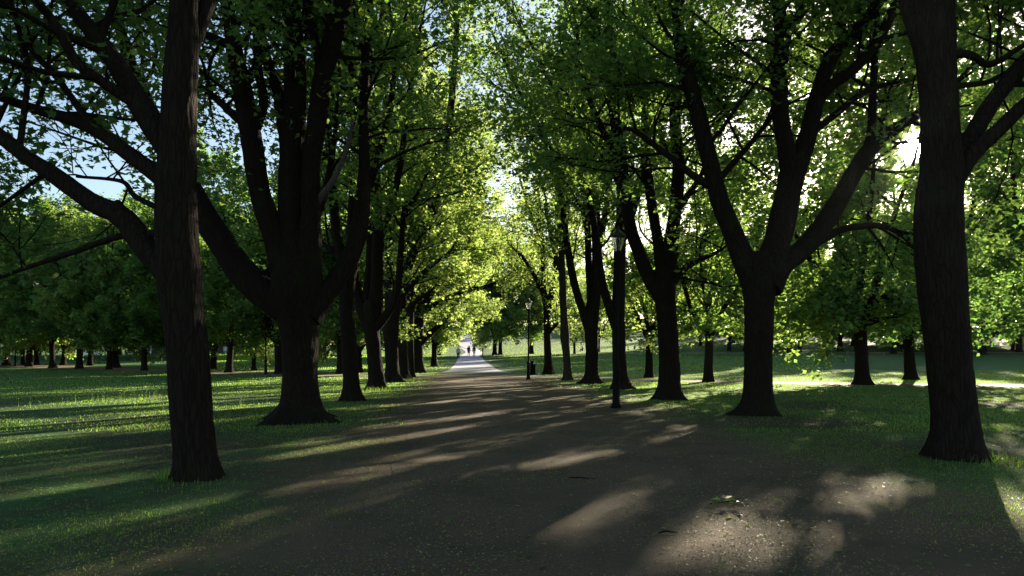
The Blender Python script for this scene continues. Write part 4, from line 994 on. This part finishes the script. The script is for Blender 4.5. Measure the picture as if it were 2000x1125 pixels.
# ------------------------------------------------------------------ beyond the left lawn: hedge, van, pavilion, sign
def hedge(name, x0, x1, yf, h, w, label, seed, n):
    q = np.random.default_rng(seed); root = thing(name, label, 'hedge', ((x0 + x1) / 2, yf((x0 + x1) / 2), 0))
    cx = np.array(root.location)
    xs_ = np.linspace(x0, x1, 60); mb = MB()
    prof = [(-.42, .02), (-.40, .8), (-.25, .93), (.25, .93), (.40, .8), (.42, .02)]
    V_ = np.array([[(x, yf(x) + a * w, tz(x, yf(x)) - .05 + b_ * h + (.03 * math.sin(x * 2.1) if b_ > .5 else 0)) for a, b_ in prof] for x in xs_]) - cx
    i_ = (np.arange(59)[:, None] * 6 + np.arange(5)).ravel(); mb.add(V_.reshape(-1, 3), np.stack([i_, i_ + 6, i_ + 7, i_ + 1], 1), 0, True)
    obj('thicket', mb.mesh('thicket', [M['leaf_c']]), root)
    x = q.uniform(x0, x1, n); a = q.uniform(-.5, .5, n); top = q.uniform(0, 1, n) < .5
    yy = np.array([yf(k) for k in x]) + np.where(top, a, np.sign(a) * .48) * w; zz = terrain(x, yy) + np.where(top, .97, q.uniform(.05, 1, n)) * h + q.normal(0, .04, n)
    v, f = leaf_arrays(q, np.stack([x, yy, zz], 1) - cx, q.normal(0, 1, (n, 3)), .13, 2, .8); mb = MB(); mb.add(v, f, 0, False)
    tag(obj('foliage', mb.mesh('foliage', [M['leaf_c']]), root), kind='stuff'); return root
hedge('clipped_hedge', -82, -26, lambda x: 92 + .02 * abs(x), .75, 1.3, 'low clipped hedge running along the road behind the left lawn', 71, 9000)

b = gp(208, 701); b = np.array([-64.0, 103.8, tz(-64, 103.8) + .02])
M['dkglass'] = mat_plain('dark_glass', (.02, .025, .03), .1, .6); M['rubber'] = mat_plain('rubber', (.02, .02, .02), .8)
M['rim'] = mat_plain('wheel_rim', (.4, .4, .42), .35, .5, metal=.6); M['lens'] = mat_plain('headlight_lens', (.8, .8, .78), .15, .6)
root = thing('parked_van', 'white van parked on the road seen under the left trees', 'van', tuple(b), 0)
prof = [(-2.3, .35), (-2.35, .7), (-2.3, 1.0), (-1.65, 1.15), (-1.05, 1.85), (-.7, 1.98), (2.2, 1.98), (2.35, 1.8), (2.38, .5), (2.3, .35)]
mb = MB(); n = len(prof)
v = [(x, -.9 + (.06 if z > 1.2 else 0), z) for x, z in prof] + [(x, .9 - (.06 if z > 1.2 else 0), z) for x, z in prof]
mb.add(v, [(k, (k + 1) % n, n + (k + 1) % n, n + k) for k in range(n)], 0, False)
for sgn, o0 in ((1, 0), (-1, n)):
    fan = [(o0, o0 + k, o0 + k + 1) if sgn > 0 else (o0, o0 + k + 1, o0 + k) for k in range(1, n - 1)]; mb.add(v, fan, 0, False)
obj('body', mb.mesh('body', [M['paint']]), root)
for sx in (-1.45, 1.5):
    for sy in (-.86, .86):
        mb = MB(); mb.tube([(sx, sy - .1, .34), (sx, sy + .1, .34)], [.34, .34], 20); w_ = obj('wheel', mb.mesh('wheel', [M['rubber']]), root)
        mb = MB(); mb.tube([(sx, sy - .11, .34), (sx, sy + .11, .34)], [.2, .2], 16); obj('rim', mb.mesh('rim', [M['rim']]), w_)
for x0, x1 in ((-1.1, -.35), (-.25, .7), (.8, 1.9)):
    mb = MB(); mb.box((x0, -.875, 1.2), (x1, -.845, 1.75)); obj('side_window', mb.mesh('side_window', [M['dkglass']]), root)
mb = MB(); q4 = [(-1.64, -.75, 1.20), (-1.64, .75, 1.20), (-1.09, .72, 1.84), (-1.09, -.72, 1.84)]
mb.add([(x - .02, y, z + .02) for x, y, z in q4] + q4, [(0, 1, 2, 3), (0, 4, 5, 1), (1, 5, 6, 2), (2, 6, 7, 3), (3, 7, 4, 0)], 0, False); obj('windscreen', mb.mesh('windscreen', [M['dkglass']]), root)
for sy in (-.6, .6):
    mb = MB(); mb.box((-2.37, sy - .16, .75), (-2.28, sy + .16, .93)); obj('headlight', mb.mesh('headlight', [M['lens']]), root)

M['brick'] = mat_plain('dark_render', (.10, .075, .065), .9, .2, .2, scale=2); M['slate'] = mat_plain('roof_slate', (.05, .05, .055), .7)
bx, by = -52.0, 111.5; bz = tz(bx, by)
root = thing('park_pavilion', 'low dark pavilion with white posts beyond the road and hedge', 'building', (bx, by, bz))
mb = MB(); mb.box((-9, 0, -.3), (9, 5, 3.0)); obj('wall', mb.mesh('wall', [M['brick']]), root)
mb = MB(); mb.add([(-9.7, -2.2, 3.02), (9.7, -2.2, 3.02), (9.7, 5.7, 3.02), (-9.7, 5.7, 3.02), (-9.7, -2.2, 3.2), (9.7, -2.2, 3.2), (9.7, 5.7, 3.2), (-9.7, 5.7, 3.2), (-8, 1.8, 4.6), (8, 1.8, 4.6)],
    [(0, 3, 2, 1), (0, 1, 5, 4), (1, 2, 6, 5), (2, 3, 7, 6), (3, 0, 4, 7), (4, 5, 9, 8), (6, 7, 8, 9)], 0, False); mb.add([(9.7, -2.2, 3.2), (9.7, 5.7, 3.2), (8, 1.8, 4.6), (-9.7, 5.7, 3.2), (-9.7, -2.2, 3.2), (-8, 1.8, 4.6)], [(0, 1, 2), (3, 4, 5)], 0, False)
obj('roof', mb.mesh('roof', [M['slate']]), root)
for k in range(7):
    x = -9 + 3 * k; mb = MB(); mb.tube([(x, -1.9, -.3), (x, -1.9, 3.01)], [.10, .09], 12); obj('post', mb.mesh('post', [M['paint']]), root)
for k in range(5):
    x = -7.5 + 3 * k + (1 if k > 2 else 0); mb = MB(); mb.box((x - .6, -.05, 1.0), (x + .6, -.004, 2.2)); w_ = obj('window', mb.mesh('window', [M['paint']]), root)
    for sx in (-.29, .29):
        mb = MB(); mb.box((x + sx - .25, -.062, 1.06), (x + sx + .25, -.052, 2.14)); obj('pane', mb.mesh('pane', [M['dkglass']]), w_)
b = gp(437, 702); b = np.array([-41.0, 97.6, tz(-41, 97.6)]); root = thing('notice_board', 'small white notice board on a post by the road behind the hedge', 'sign', tuple(b))
mb = MB(); mb.tube([(0, 0, -.2), (0, 0, 1.75)], [.035, .035], 8); obj('post', mb.mesh('post', [M['rim']]), root)
mb = MB(); mb.box((-.22, -.06, 1.2), (.22, -.036, 1.72)); obj('board', mb.mesh('board', [M['paint']]), root)

# ------------------------------------------------------------------ thin forward-scattering volume, added to make a glow around the sun
mh = bpy.data.materials.new('haze'); mh.use_nodes = True; hn = mh.node_tree.nodes; hn.clear()
ho = hn.new('ShaderNodeOutputMaterial'); pv = hn.new('ShaderNodeVolumePrincipled')
pv.inputs['Color'].default_value = rgb(.93, .96, 1); pv.inputs['Density'].default_value = .000025; pv.inputs['Anisotropy'].default_value = .9
mh.node_tree.links.new(pv.outputs[0], ho.inputs['Volume'])
mb = MB(); mb.box((-530, -62, -1.3), (530, 885, 75))
hz = obj('haze', mb.mesh('haze', [mh])); tag(hz, 'thin pale haze volume added for the glow around the sun', 'haze', kind='stuff')
